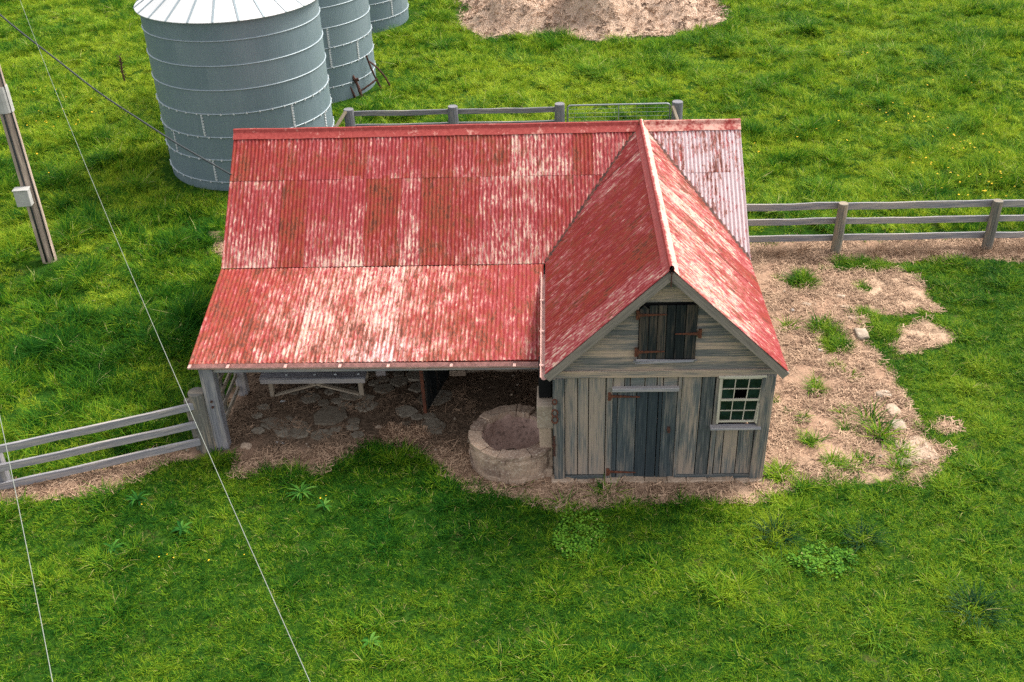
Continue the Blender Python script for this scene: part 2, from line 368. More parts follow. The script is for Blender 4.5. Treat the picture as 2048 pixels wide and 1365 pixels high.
def groundmat():
    s = N('ground_soil'); p = s.pos(); d = s.attr('dirt'); dk = s.attr('damp_shade'); pl = s.attr('pale')
    a = s.noise(p, 1.7, 6., .6); b = s.noise(p, 11., 5., .65); c_ = s.noise(p, 60., 3., .6)
    soil = s.mix(s.mapr(a, .35, .65), (.28,.168,.11), (.40,.255,.17))
    soil = s.mix(s.mapr(b, .50, .70), soil, (.19,.12,.085)); soil = s.mix(s.mapr(c_, .52, .70, 0., .7), soil, (.50,.36,.26))
    soil = s.mix(pl, soil, s.mix(s.mapr(b, .4, .7), (.47,.33,.225), (.34,.235,.16)))
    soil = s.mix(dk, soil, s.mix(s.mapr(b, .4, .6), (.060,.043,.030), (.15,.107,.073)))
    turf = s.mix(s.mapr(b, .35, .65), (.010,.036,.005), (.034,.080,.010)); turf = s.mix(s.mapr(a, .58, .72, 0., .6), turf, (.12,.085,.04))
    dd = s.mapr(s.math('ADD', d, s.math('MULTIPLY', s.math('SUBTRACT', b, .5), .5)), .35, .65)
    s.bsdf(s.mix(dd, turf, soil), .95, s.math('ADD', s.math('ADD', a, s.math('MULTIPLY', b, .6)), s.math('MULTIPLY', c_, .25)), .8, .05, spec=.0); return s.m
M['ground'] = groundmat()
def mulchmat():
    s = N('mulch_chips'); p = s.pos(); a = s.noise(p, 1.2, 5.); b = s.noise(p, 16., 5., .7); vo = s.n('ShaderNodeTexVoronoi', Vector=p, Scale=22.)
    c = s.mix(s.mapr(a, .35, .65), (.44,.29,.20), (.54,.38,.27)); c = s.mix(s.mapr(b, .5, .7), c, (.13,.085,.065)); 
    c = s.mix(s.mapr(s.sep(vo.outputs['Color'])[0], .55, 1., 0., .6), c, (.62,.48,.38)); s.bsdf(c, .95, s.math('ADD', b, vo.outputs[0]), .8, .05, spec=.1); return s.m
M['mulch'] = mulchmat()

# ------------------------------------------------------------------ ground
def axis(fine, a0, a1, mid, b0, b1, far):
    c = list(np.arange(a0, a1, fine)); 
    l = list(np.arange(b0, a0, mid)); r = list(np.arange(a1, b1+mid, mid))
    return np.array([-far, -far*.4, b0-20]+l+c+r+[b1+20, far*.4, far])
gx = axis(.11, -11., 13., .4, -32., 30., 400.); gy = axis(.11, -6., 10., .4, -12., 48., 400.)
GX, GY = np.meshgrid(gx, gy); GZ = gz(GX, GY); DM = dirt_mask(GX, GY)
rel = (fbm(GX*5, GY*5, 3)-.5)*.05+(fbm(GX*1.7+3, GY*1.7, 2)-.5)*.05
inside = sdf([(-.05,-.05),(3.7,-.05),(3.7,8.1),(-.05,8.1)], GX, GY)
GZ = GZ+DM*rel*sstep(0, .4, inside)
nx, ny = len(gx), len(gy)
verts = np.stack([GX, GY, GZ], -1).reshape(-1, 3)
ii = (np.arange(ny-1)[:, None]*nx+np.arange(nx-1)[None]).reshape(-1)
faces = np.stack([ii, ii+1, ii+nx+1, ii+nx], 1)
me = D.meshes.new('ground'); me.from_pydata(verts.tolist(), [], faces.tolist())
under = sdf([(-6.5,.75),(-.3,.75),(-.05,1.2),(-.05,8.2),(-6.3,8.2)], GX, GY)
damp_shade = (1-sstep(-.55, .35, under+(fbm(GX*2, GY*2, 3)-.5)*1.0))*.9
fl = sdf([(3.6,7.6),(13,8.15),(13,8.75),(3.6,8.9)], GX, GY); damp_shade = np.maximum(damp_shade, .6*(1-sstep(-.25, .1, fl+(fbm(GX*3, GY*3, 2)-.5)*.6)))  # shadow under the right fence painted into the soil along its foot
damp_shade = np.maximum(damp_shade, .75*(1-sstep(-.1, .3, sdf(PATCHES[2], GX, GY))))
damp_shade = np.maximum(damp_shade, .35*(1-sstep(0, .8, np.hypot((GX-5.0)/1.2, (GY-4.2)/2.2)+(fbm(GX*3,GY*3,3)-.5)*.8)))  # soil made darker in an oval right of the cabin
pale = np.zeros_like(GX)
for P_ in ([(6.6,5.7),(7.3,5.5),(8.2,5.7),(8.2,7.0),(7.8,7.3),(6.9,7.2)], PATCHES[0], [(6.1,.1),(6.6,0),(6.85,.7),(6.4,1.1),(6.1,.9)]):
    pale = np.maximum(pale, 1-sstep(-.2, .15, sdf(P_, GX, GY)+(fbm(GX*3, GY*3, 3)-.5)*.3))
pale = np.maximum(pale, .45*(1-sstep(-.1, .2, sdf([(-1.6,-.35),(0,-.8),(3.5,-.6),(5.8,-.15),(5.9,.9),(3.8,.3),(0,-.1)], GX, GY)+(fbm(GX*3, GY*3, 3)-.5)*.4)))
for nm, arr in (('dirt', DM), ('damp_shade', damp_shade), ('pale', pale)):
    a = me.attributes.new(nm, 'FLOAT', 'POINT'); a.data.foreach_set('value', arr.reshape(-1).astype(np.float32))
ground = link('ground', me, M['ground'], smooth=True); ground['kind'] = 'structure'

# ------------------------------------------------------------------ scatter (stuff): one object, instances of small clumps on a point mesh
def blade_mesh(name, n, hmin, hmax, spread, width, droop, mat, lean=.5, flat=False, segs=3):
    mb = MB(); rnd = random.Random(hash(name) % 1000 + n)
    rnd = random.Random(sum(map(ord, name))+n)
    for _ in range(n):
        a = rnd.uniform(0, 2*PI); rr = spread*math.sqrt(rnd.random()); bx, by = rr*math.cos(a), rr*math.sin(a)
        az = a+rnd.gauss(0, .9); h = rnd.uniform(hmin, hmax); w = width*rnd.uniform(.7, 1.3)
        dx, dy = math.cos(az), math.sin(az); px, py = -dy, dx
        ln = rnd.uniform(.05, lean); dr = droop*rnd.uniform(.4, 1.3); vs = []
        if flat:
            z0 = rnd.uniform(.004, .035); tl = rnd.uniform(-.25, .35)
            for i in range(segs+1):
                t = i/segs-.5; bend = (t*t-.08)*rnd.uniform(-.4, .4)
                c = Vector((bx+dx*h*t+px*h*bend, by+dy*h*t+py*h*bend, max(.003, z0+tl*h*t)))
                vs += [c+Vector((px, py, .3))*w/2, c-Vector((px, py, .3))*w/2]
        else:
            for i in range(segs+1):
                t = i/segs; hor = h*(ln*t+dr*t*t); ver = h*(t-.45*dr*t*t)
                ww = w*(1-.85*t**1.5)
                c = Vector((bx+dx*hor, by+dy*hor, ver-.01))
                vs += [c+Vector((px, py, 0))*ww/2, c-Vector((px, py, 0))*ww/2]
        F = [(2*i, 2*i+1, 2*i+3, 2*i+2) for i in range(segs)]
        mb.add(vs, F, [[(0, 0)]*4]*segs)
    me = D.meshes.new(name); me.from_pydata(mb.v, [], mb.f); me.materials.append(mat)
    return me
def scatter(name, sources, pts, idx, rot, scl, tint, label, cat):
    coll = D.collections.new(name+'_sources')
    for i, m_ in enumerate(sources):
        o = D.objects.new('%s_clump_%02d' % (name, i), m_); coll.objects.link(o)
    me = D.meshes.new(name); me.from_pydata(pts.tolist(), [], [])
    for nm, ty, arr in (('idx', 'INT', idx), ('rot', 'FLOAT_VECTOR', rot), ('scl', 'FLOAT_VECTOR', scl), ('tint', 'FLOAT', tint)):
        a = me.attributes.new(nm, ty, 'POINT'); a.data.foreach_set('vector' if ty == 'FLOAT_VECTOR' else 'value', np.ascontiguousarray(arr).reshape(-1))
    o = D.objects.new(name, me); COL.objects.link(o)
    for m_ in sources[:1]: me.materials.append(m_.materials[0])
    g = D.node_groups.new(name+'_scatter', 'GeometryNodeTree')
    g.interface.new_socket('Geometry', in_out='INPUT', socket_type='NodeSocketGeometry'); g.interface.new_socket('Geometry', in_out='OUTPUT', socket_type='NodeSocketGeometry')
    gi = g.nodes.new('NodeGroupInput'); go = g.nodes.new('NodeGroupOutput'); ip = g.nodes.new('GeometryNodeInstanceOnPoints')
    ci = g.nodes.new('GeometryNodeCollectionInfo'); ci.inputs['Collection'].default_value = coll; ci.inputs['Separate Children'].default_value = True; ci.inputs['Reset Children'].default_value = True
    def na(nm, ty):
        n = g.nodes.new('GeometryNodeInputNamedAttribute'); n.data_type = ty; n.inputs['Name'].default_value = nm; return n.outputs[0]
    e = g.nodes.new('FunctionNodeEulerToRotation'); L = g.links.new
    L(gi.outputs[0], ip.inputs['Points']); L(ci.outputs[0], ip.inputs['Instance']); ip.inputs['Pick Instance'].default_value = True
    L(na('idx', 'INT'), ip.inputs['Instance Index']); L(na('rot', 'FLOAT_VECTOR'), e.inputs[0]); L(e.outputs[0], ip.inputs['Rotation']); L(na('scl', 'FLOAT_VECTOR'), ip.inputs['Scale'])
    L(ip.outputs[0], go.inputs[0])
    md = o.modifiers.new('Scatter', 'NODES'); md.node_group = g
    o['kind'] = 'stuff'; o['label'] = label; o['category'] = cat
    return o

CAMP = np.array([0.024290902633362716, -14.626904952905242, 11.970043600224852]); YAW, PIT, ROL, FPX = 0.04614275837071506, 0.5576295933124938, -0.037109418467288706, 2150.0070340535453
fw = Vector((-math.sin(YAW)*math.cos(PIT), math.cos(YAW)*math.cos(PIT), -math.sin(PIT))); r0 = Vector((math.cos(YAW), math.sin(YAW), 0)); u0 = r0.cross(fw)
cr = math.cos(ROL)*r0+math.sin(ROL)*u0; cu = -math.sin(ROL)*r0+math.cos(ROL)*u0
def ground_zone(X, Y, mx=6.5):           # generous wedge of ground the place is modelled on
    d = np.stack([X-CAMP[0], Y-CAMP[1], 0*X-CAMP[2]], -1); z = d@np.array(fw); a = d@np.array(cr); b = d@np.array(cu)
    return (abs(a) < z*1024/FPX+mx) & (b > -(z*683/FPX+2.2)) & (b < z*683/FPX+5) & (z > 1)
def footprint(X, Y):
    f = (sdf([(-.35,-.1),(3.72,-.1),(3.72,8.1),(-.35,8.1)], X, Y) < 0)
    for sx, sy in SILOS: f |= np.hypot(X-sx, Y-sy) < SR+.02
    f |= np.hypot(X+.70, Y-.62) < .75
    return f
def sample(x0, x1, y0, y1, dens):
    n = int((x1-x0)*(y1-y0)*dens); X = RS.uniform(x0, x1, n); Y = RS.uniform(y0, y1, n)
    k = ground_zone(X, Y) & ~footprint(X, Y); return X[k], Y[k]
BLOB = [(-14.98,20.89,3.0,.30),(-19.7,25.1,3.5,.25),(0,21.5,3.5,.32),(-1.6,18.6,2.0,.25),(9.7,23,3.,.20),(14.1,26.3,3,.1),(7.7,2.9,1.2,.16),(7.7,1.4,1.3,.22),(3.8,-2.15,1.2,.22),(3.1,-1.5,.7,.2),(-1.5,-3.8,1.2,.12),(-6.1,-3.4,1.2,.05),(1.4,-3.4,1.2,.12),
        (-10,5.4,2.6,-.18),(-9.4,9.5,2.0,-.2),(-11.2,4.4,2.2,-.1),(-1.3,-.9,1.0,-.30),(-3.6,-.2,1.3,-.28),(1.2,-1.1,.9,-.28),(-6.9,-.9,1.2,-.2),(-1.7,-1.8,1.4,-.2),(9.5,6.9,1.3,-.15),(-21,27,2.,-.3),(-16.9,22.6,.8,-.25),(15.6,22.5,3,-.15),(-4.2,-2.4,1.6,-.12),(-7.3,-2.2,1.5,-.08)]  # negative blobs before and left of the barn paint its and the silo's shadow
def tintf(X, Y):
    t = np.where(Y > 8.6, .56, .48)+0*X
    for x, y, r, a in BLOB: t = t+a*np.exp(-((X-x)**2+(Y-y)**2)/(r*r))
    return t+(fbm(X*.9+5, Y*.9, 3)-.5)*.5

# short turf
lawnsrc = [blade_mesh('turf_a', 26, .032, .080, .08, .0105, .7, M['lawn'], .9), blade_mesh('turf_b', 22, .045, .105, .07, .0105, .8, M['lawn'], .8),
           blade_mesh('turf_c', 28, .028, .068, .09, .012, .9, M['lawn'], 1.1), blade_mesh('turf_d', 22, .065, .14, .07, .009, .9, M['lawn'], .7)]
X, Y = sample(-13, 17, -6.5, 9.0, 215)
pd = paddock(X, Y); dm = dirt_mask(X, Y); k = (pd < RS.rand(len(X))*.9+.05) & (dm < RS.rand(len(X))*.85+.08); wr = fbm(X*1.1+50, Y*1.1+20, 4); k &= (RS.rand(len(X)) > .45*sstep(.64, .78, wr)); X, Y, dm = X[k], Y[k], dm[k]
dd = sdf(DIRT, X, Y); edge = np.exp(-np.maximum(dd, 0)/.35)*(Y < 2.0); cl = fbm(X*1.5, Y*1.5, 3)
idx = RS.choice(3, len(X)); idx = np.where((RS.rand(len(X)) < .07+.25*edge+.25*sstep(.58, .75, cl)), 3, idx)
s_ = RS.uniform(.7, 1.3, len(X))*(.78+.30*edge+.9*sstep(.5, .78, cl)*.7)
tr = np.zeros(len(X), bool)
for (x, y, r) in GTUFT: tr |= np.hypot(X-x, Y-y) < r*1.2
idx = np.where(tr & (RS.rand(len(X)) < .5), 3, idx); s_ = np.where(tr, s_*1.3, s_)
scatter('lawn_grass', lawnsrc, np.stack([X, Y, gz(X, Y)-.004], -1), idx.astype(np.int32), np.stack([RS.normal(0, .15, len(X)), RS.normal(0, .15, len(X)), RS.uniform(0, 6.28, len(X))], -1).astype(np.float32),
        np.stack([s_, s_, s_*RS.uniform(.8, 1.2, len(X))], -1).astype(np.float32), (tintf(X, Y)+tr*.1).astype(np.float32), 'short green turf around the red roofed barn', 'grass')
# long paddock grass
longsrc = [blade_mesh('long_a', 32, .10, .23, .13, .013, .9, M['long'], .6, segs=4), blade_mesh('long_b', 34, .13, .28, .13, .013, 1.0, M['long'], .5, segs=4),
           blade_mesh('long_c', 34, .06, .15, .15, .013, .9, M['long'], .8, segs=4), blade_mesh('long_d', 42, .16, .33, .12, .013, 1.1, M['long'], .45, segs=4)]
X, Y = sample(-33, 28, -1.5, 50, 66)
pd = paddock(X, Y); dm = dirt_mask(X, Y); mu = sdf(MULCH, X, Y)+(fbm(X*1.2, Y*1.2, 3)-.5)*1.2
k = (pd > RS.rand(len(X))*.9+.05) & (dm < RS.rand(len(X))*.6+.2) & (mu > 0) & ((Y < 16.5) | (RS.rand(len(X)) < .72)); X, Y = X[k], Y[k]
cl = fbm(X*1.15, Y*1.15, 3); c2 = fbm(X*2.9+7, Y*2.9, 2)
q = cl*.65+c2*.35+RS.normal(0, .05, len(X))
idx = np.where(q < .44, 2, np.where(q < .55, 0, np.where(q < .66, 1, 3)))
s_ = RS.uniform(.75, 1.25, len(X))*(.78+.5*sstep(.4, .72, q))
for sx, sy in SILOS+[(-12.31, 8.2)]:
    rr_ = np.hypot(X-sx, Y-sy)-(SR if (sx, sy) in SILOS else .1); s_ = s_*(.35+.65*sstep(.15, .9, rr_))
la = fbm(X*.5+20, Y*.5, 3)*4*PI+fbm(X*1.7, Y*1.7, 2)*3; lm = .18+.55*fbm(X*.9+40, Y*.9+3, 2)
scatter('paddock_grass', longsrc, np.stack([X, Y, gz(X, Y)-.01], -1), idx.astype(np.int32), np.stack([lm*np.cos(la), lm*np.sin(la), RS.uniform(0, 6.28, len(X))], -1).astype(np.float32),
        np.stack([s_, s_, s_*RS.uniform(.8, 1.15, len(X))], -1).astype(np.float32), (tintf(X, Y)-1.7*(q-.53)+RS.normal(0, .05, len(X))).astype(np.float32), 'long lush tussocky grass in the paddock behind the barn', 'grass')
# dry straw on bare soil
strsrc = [blade_mesh('straw_a', 14, .07, .20, .11, .008, 0, M['straw'], flat=True), blade_mesh('straw_b', 10, .05, .14, .10, .009, 0, M['straw'], flat=True), blade_mesh('straw_c', 16, .03, .10, .07, .006, .5, M['straw'], 1.6)]
X, Y = sample(-11, 13.5, -1, 9.2, 190)
dm = dirt_mask(X, Y); us = sdf([(-6.3,.9),(-.3,.9),(-.3,8.2),(-6.2,8.2)], X, Y); sp = fbm(X*2.2, Y*2.2, 3)
k = (dm > .45) & (RS.rand(len(X)) < sstep(.30, .60, sp)) & ((us > -.35) | (RS.rand(len(X)) < .30)); X, Y, us = X[k], Y[k], us[k]
idx = RS.choice(3, len(X), p=[.45, .4, .15]); s_ = RS.uniform(.7, 1.3, len(X))
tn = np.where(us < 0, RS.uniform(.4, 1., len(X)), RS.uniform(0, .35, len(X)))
rl = (fbm(X*5, Y*5, 3)-.5)*.05+(fbm(X*1.7+3, Y*1.7, 2)-.5)*.05
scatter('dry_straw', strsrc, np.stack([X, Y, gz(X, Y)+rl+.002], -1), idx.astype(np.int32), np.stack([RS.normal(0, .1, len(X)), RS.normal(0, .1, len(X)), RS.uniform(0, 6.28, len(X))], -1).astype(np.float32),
        np.stack([s_]*3, -1).astype(np.float32), tn.astype(np.float32), 'dry straw and dead stalks lying on the bare soil around the barn', 'straw')
pebs = []
for i_ in range(5):
    q_ = MB(); q_.rock((0, 0, .2), (1, .75, .6), i_, n=5); m_ = D.meshes.new('pebble_%d' % i_); m_.from_pydata(q_.v, [], q_.f); m_.materials.append(M['stone'] if i_ < 3 else M['pale']); pebs.append(m_)
X, Y = sample(-10, 13, -1, 9, 5); dm = dirt_mask(X, Y); k = dm > .5; X, Y = X[k], Y[k]; s_ = .018+.05*RS.rand(len(X))**3; rl = (fbm(X*5, Y*5, 3)-.5)*.05+(fbm(X*1.7+3, Y*1.7, 2)-.5)*.05
scatter('pebbles', pebs, np.stack([X, Y, gz(X, Y)+rl], -1), RS.choice(5, len(X)).astype(np.int32), np.stack([0*X, 0*X, RS.uniform(0, 6.28, len(X))], -1).astype(np.float32), np.stack([s_]*3, -1).astype(np.float32), 0*X.astype(np.float32), 'small pebbles strewn over the bare soil', 'pebbles')
# hay heap by the shed floor and dead stalks at the fence
n = 260; th = RS.uniform(0, 6.28, n); r_ = np.sqrt(RS.rand(n)); X = -2.95+np.where(RS.rand(n) < .6, .0, .35)+.26*r_*np.cos(th); Y = 1.25+.28*r_*np.sin(th)
scatter('hay_heap', strsrc, np.stack([X, Y, .02+.10*(1-r_)*RS.rand(n)+gz(X, Y)], -1), RS.choice(3, n).astype(np.int32), np.stack([RS.normal(0, .5, n), RS.normal(0, .5, n), RS.uniform(0, 6.28, n)], -1).astype(np.float32),
        np.full((n, 3), .95, np.float32), np.zeros(n, np.float32), 'small heap of yellow hay at the front edge of the shed floor', 'hay')
deadsrc = [blade_mesh('dead_a', 14, .12, .38, .10, .006, .5, M['straw'], .8, segs=4), blade_mesh('dead_b', 10, .10, .30, .12, .006, .9, M['straw'], .9, segs=4)]
X = RS.uniform(3.9, 12.5, 700); Y = FY+RS.normal(-.05, .17, 700)-.02; k = fbm(X*1.1+3, Y*.3, 2) > .46; k |= (abs(X-8.3) < .7) & (RS.rand(700) < .6); X, Y = X[k], Y[k]; n = len(X)
scatter('dead_stalks', deadsrc, np.stack([X, Y, gz(X, Y)], -1), RS.choice(2, n).astype(np.int32), np.stack([RS.normal(0, .25, n), RS.normal(0, .25, n), RS.uniform(0, 6.28, n)], -1).astype(np.float32),
        np.stack([RS.uniform(.6, 1.2, n)]*3, -1).astype(np.float32), RS.uniform(0, .6, n).astype(np.float32), 'dead dry stalks along the foot of the right hand fence', 'dry grass')
# clover patches: round leaves
def leaf_clump():
    mb = MB(); rn = random.Random(5)
    for _ in range(16):
        c = Vector((rn.uniform(-.09, .09), rn.uniform(-.09, .09), rn.uniform(.06, .12))); r = rn.uniform(.014, .026); tx, ty = rn.uniform(-.4, .4), rn.uniform(-.4, .4)
        mb.add([c+Vector((r*math.cos(t), r*math.sin(t), r*(tx*math.cos(t)+ty*math.sin(t)))) for t in [2*PI*k/7 for k in range(7)]], [tuple(range(7))], [[(0, 0)]*7])
    me = D.meshes.new('clover'); me.from_pydata(mb.v, [], mb.f); me.materials.append(M['clover']); return me
cls = [leaf_clump()]
for nm, cx_, cy_, rx, ry, n, lb in (('clover', .42, -1.5, .42, .62, 90, 'bright round leaved clover patch in the turf below the cabin door'), ('clover', 4.2, -2.05, .55, .35, 70, 'round leaved clover patch in the turf towards the lower right')):
    th = RS.uniform(0, 6.28, n); r_ = np.sqrt(RS.rand(n)); X = cx_+rx*r_*np.cos(th); Y = cy_+ry*r_*np.sin(th)
    scatter(nm, cls, np.stack([X, Y, gz(X, Y)], -1), np.zeros(n, np.int32), np.stack([0*X, 0*X, RS.uniform(0, 6.28, n)], -1).astype(np.float32), np.stack([RS.uniform(.5, .85, n)]*3, -1).astype(np.float32), np.zeros(n, np.float32), lb, 'clover')

# mulch mound
mx = np.arange(-5.5, 9.2, .16); my = np.arange(24, 39.5, .16); MX, MY = np.meshgrid(mx, my); ms = sdf(MULCH, MX, MY)+(fbm(MX*1.1, MY*1.1, 3)-.5)*1.0
up = sstep(.1, -2.6, ms); MZ = .55*up+1.15*np.exp(-((MX+2.0)**2+(MY-28.6)**2)/1.5)*up+1.25*np.exp(-((MX-1.7)**2+(MY-28.2)**2)/1.7)*up+.5*np.exp(-((MX-6.)**2+(MY-32.)**2)/5)*up
MZ = MZ+up*((fbm(MX*.9, MY*.9, 4)-.5)*1.3+(fbm(MX*4, MY*4, 2)-.5)*.16)-.04-.6*sstep(0, .5, ms)+gz(MX, MY)*(1-up)
vs = np.stack([MX, MY, MZ], -1).reshape(-1, 3); nxm = len(mx); ii = (np.arange(len(my)-1)[:, None]*nxm+np.arange(nxm-1)[None]).reshape(-1)
keep = (ms[:-1, :-1].reshape(-1) < .5); fa = np.stack([ii, ii+1, ii+nxm+1, ii+nxm], 1)[keep]
me = D.meshes.new('mulch_heap'); me.from_pydata(vs.tolist(), [], fa.tolist()); mo = link('mulch_heap', me, M['mulch'], smooth=True); mo['kind'] = 'stuff'; tag(mo, 'broad brown heap of wood chip mulch in the far paddock', 'mulch heap')
chs = [blade_mesh('chip_a', 12, .06, .16, .14, .022, 0, M['chip'], flat=True), blade_mesh('chip_b', 10, .08, .26, .14, .018, .2, M['chip'], 1.5)]
kk = RS.choice(np.where((ms < .1).reshape(-1))[0], 3600); X = vs[kk, 0]+RS.uniform(-.08, .08, 3600); Y = vs[kk, 1]+RS.uniform(-.08, .08, 3600)
scatter('mulch_chips', chs, np.stack([X, Y, vs[kk, 2]+.0], -1), RS.choice(2, 3600, p=[.75, .25]).astype(np.int32), np.stack([RS.normal(0, .35, 3600), RS.normal(0, .35, 3600), RS.uniform(0, 6.28, 3600)], -1).astype(np.float32),
        np.stack([RS.uniform(.7, 1.3, 3600)]*3, -1).astype(np.float32), RS.uniform(0, .5, 3600).astype(np.float32), 'loose wood chips covering the brown mulch heap', 'wood chips')

# ------------------------------------------------------------------ BARN
barn = thing('barn', 'old wooden barn with rusty red corrugated roof and gabled cabin', 'barn', (0, 0, 0))
PER = .0762
class Sheets:
    def __init__(s): s.v = []; s.f = []; s.uv = []; s.sr = []; s.wb = []; s.rb = []
    def sheet(s, O, U, V, Nn, u0_, u1_, v0f, v1f, sr, wbf, lift=0., ph=0., rbf=None, rows=None, amp=.0088):
        O, U, V, Nn = map(Vector, (O, U, V, Nn)); nc = max(6, int(round((u1_-u0_)/PER*6))); rn = random.Random(int(sr*1e6))
        us = [u0_+(u1_-u0_)*i/nc for i in range(nc+1)]; base = len(s.v)
        vmax = max(v1f(u)-v0f(u) for u in us); nr = rows or max(3, int(vmax/.28)); sx = rn.uniform(0, 50)
        for u in us:
            a, b = v0f(u), max(v1f(u), v0f(u)+.001)
            for j in range(nr+1):
                v = a+(b-a)*j/nr
                h = amp*math.cos(2*PI*u/PER)+lift+.006*mnoise.noise((u*1.3+sx, v*1.1, sx))+.003*mnoise.noise((u*6+sx, v*3, 1.))
                p = O+U*u+V*v+Nn*h; s.v.append(tuple(p)); s.sr.append(sr); s.wb.append(wbf(u, v)); s.rb.append(rbf(u, v) if rbf else 0.)
        UVs = [(us[i], v0f(us[i])+(max(v1f(us[i]), v0f(us[i])+.001)-v0f(us[i]))*j/nr) for i in range(nc+1) for j in range(nr+1)]
        m = nr+1
        for i in range(nc):
            for j in range(nr):
                f = (i*m+j, i*m+j+1, (i+1)*m+j+1, (i+1)*m+j); s.f.append([base+q for q in f]); s.uv.append([UVs[q] for q in f])
    def build(s, name, parent, mat=None):
        me = D.meshes.new(name); me.from_pydata(s.v, [], s.f); ul = me.uv_layers.new(name='UVMap'); ul.data.foreach_set('uv', [c for f in s.uv for p in f for c in p])
        for nm in ('sr', 'wb', 'rb'):
            a = me.attributes.new(nm, 'FLOAT', 'POINT'); a.data.foreach_set('value', getattr(s, nm))
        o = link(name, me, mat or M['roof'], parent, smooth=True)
        so = o.modifiers.new('Solidify', 'SOLIDIFY'); so.thickness = .002; so.offset = -1; so.use_rim = False
        return o
def g1(x, c, w): return math.exp(-((x-c)/w)**2)
slope = Vector((0, YB-YR, ZE-ZR)); SL = slope.length; VS = slope.normalized(); NS = VS.cross(Vector((1, 0, 0))); NS = NS if NS.z > 0 else -NS
SH = .61; cuts = [XL]; wd = [.44, .62, .47, .68, .5, .66]
i = 0
while cuts[-1] < XR-.3: cuts.append(min(cuts[-1]+wd[i % 6], XR)); i += 1
cuts[-1] = XR
rr = random.Random(21)
for side in (0, 1):
    S = Sheets(); V_ = VS if side == 0 else Vector((0, -VS.y, VS.z)); N_ = NS if side == 0 else Vector((0, -NS.y, NS.z))
    vend = SL+.02 if side == 0 else SL+.25
    for a, b in zip(cuts[:-1], cuts[1:]):
        for c_, (v0, v1) in enumerate(((.02, 1.10), (1.03, vend))):
            sr = rr.random(); dark = 1 if (sr < .3) else 0
            right = .155 if a > 1.7 else 0
            wbf = lambda u, v, right=right: -.012+right+.055*g1(v, SL, .5)+.03*g1(v, 1.03, .18)+.06*g1(u, -.6, .7)*(v < 1.2)-.05*g1(u, -4.2, 1.1)*g1(v, 1.4, .8)
            rbf = lambda u, v, dark=dark, right=right: -.018+.034*dark*g1(v, 1.5, .9)-.02*(right > 0)+.06*g1(u, 3.1, .35)*(right > 0)
            S.sheet((0, YR, ZR), (1, 0, 0), V_, N_, a, b+(PER*.6 if b < XR else 0), lambda u, v0=v0: v0, lambda u, v1=v1: v1, sr, wbf, .005*(1-c_)+.005*rr.random(), rbf=rbf)
    mr = S.build('main_roof', barn)
    if side == 0: mr_front = mr
# skillion
sk = Vector((0, YS-YB, ZS-ZE)); SKL = sk.length; VK = sk.normalized(); NK = VK.cross(Vector((1, 0, 0))); NK = NK if NK.z > 0 else -NK
S = Sheets(); xk1 = -.16; ck = [XL]; i = 2
while ck[-1] < xk1-.3: ck.append(min(ck[-1]+[.62, .5, .66][i % 3], xk1)); i += 1
ck[-1] = xk1
for a, b in zip(ck[:-1], ck[1:]):
    wbf = lambda u, v: .034+.062*g1(u, -2.95, .95)+.062*g1(u, -4.6, .8)*g1(v, 1.3, .9)-.07*g1(u, -.7, .75)+.03*g1(v, 2.4, .4)-.045*g1(u, -6.1, .5)*g1(v, .6, 1.)
    rbf = lambda u, v: .002+.03*g1(v, 2.0, .9)+.03*g1(u, -3.9, .6)
    S.sheet((0, YB-.03, ZE-.012), (1, 0, 0), VK, NK, a, b+(PER*.6 if b < xk1 else 0), lambda u: 0., lambda u: SKL+.03, rr.random(), wbf, -.012+.006*rr.random(), rbf=rbf)
S.build('skillion_roof', barn)
# cabin roof slopes
XC = W/2
for sg in (-1, 1):
    d = Vector((sg*(XC+OL), 0, ZE-ZR)); CL = d.length; VC = d.normalized(); NC = Vector((sg*-VC.z, 0, abs(VC.x)))
    NC = NC if NC.z > 0 else -NC
    S = Sheets(); y = -YO
    while y < YR-.1:
        y1 = min(y+[.60, .66][int(y*3) % 2], YR-.03)
        vend = lambda u: CL+.02 if u < YB-.02 else max(.004, CL*(YR-u)/(YR-YB)-.035)
        if sg < 0: wbf = lambda u, v: -.005+.025*g1(v, 2.2, .5)-.02*g1(u, 3.5, 1.2); rbf = lambda u, v: -.035+.02*g1(v, 1, 1)
        else: wbf = lambda u, v: .058-.08*g1(v, 2.5, .55)+.02*g1(v, .8, .6); rbf = lambda u, v: -.02+.02*g1(v, 1.2, .8)
        S.sheet((XC, 0, ZR), (0, 1, 0), VC, NC, y, min(y1+PER*.6, YR-.02), lambda u: .015, vend, rr.random(), wbf, .012+.006*rr.random(), rbf=rbf, rows=12)
        y = y1
    S.build('cabin_roof', barn)
    # valley tray
    mb = MB(); a = Vector((XC, YR, ZR)); b = Vector((XC+sg*(XC+OL), YB, ZE)); up_ = (NS+NC).normalized(); 
    e = (b-a).normalized(); wv = e.cross(up_).normalized()
    prof = [-.10, -.05, 0, .05, .10]; vs = []
    for k in range(25):
        p = a.lerp(b, k/24)
        for q in prof: 
            mN = NS if (wv*q).dot(Vector((-sg, 0, 0))) < 0 and False else up_
            vs.append(p+wv*q+up_*(.030+.25*abs(q)*0))
    F = [(k*5+j, k*5+j+1, (k+1)*5+j+1, (k+1)*5+j) for k in range(24) for j in range(4)]
    mb.add(vs, F, [[(0, 0)]*4]*len(F)); mb.build('valley_gutter', M['valley'], barn)
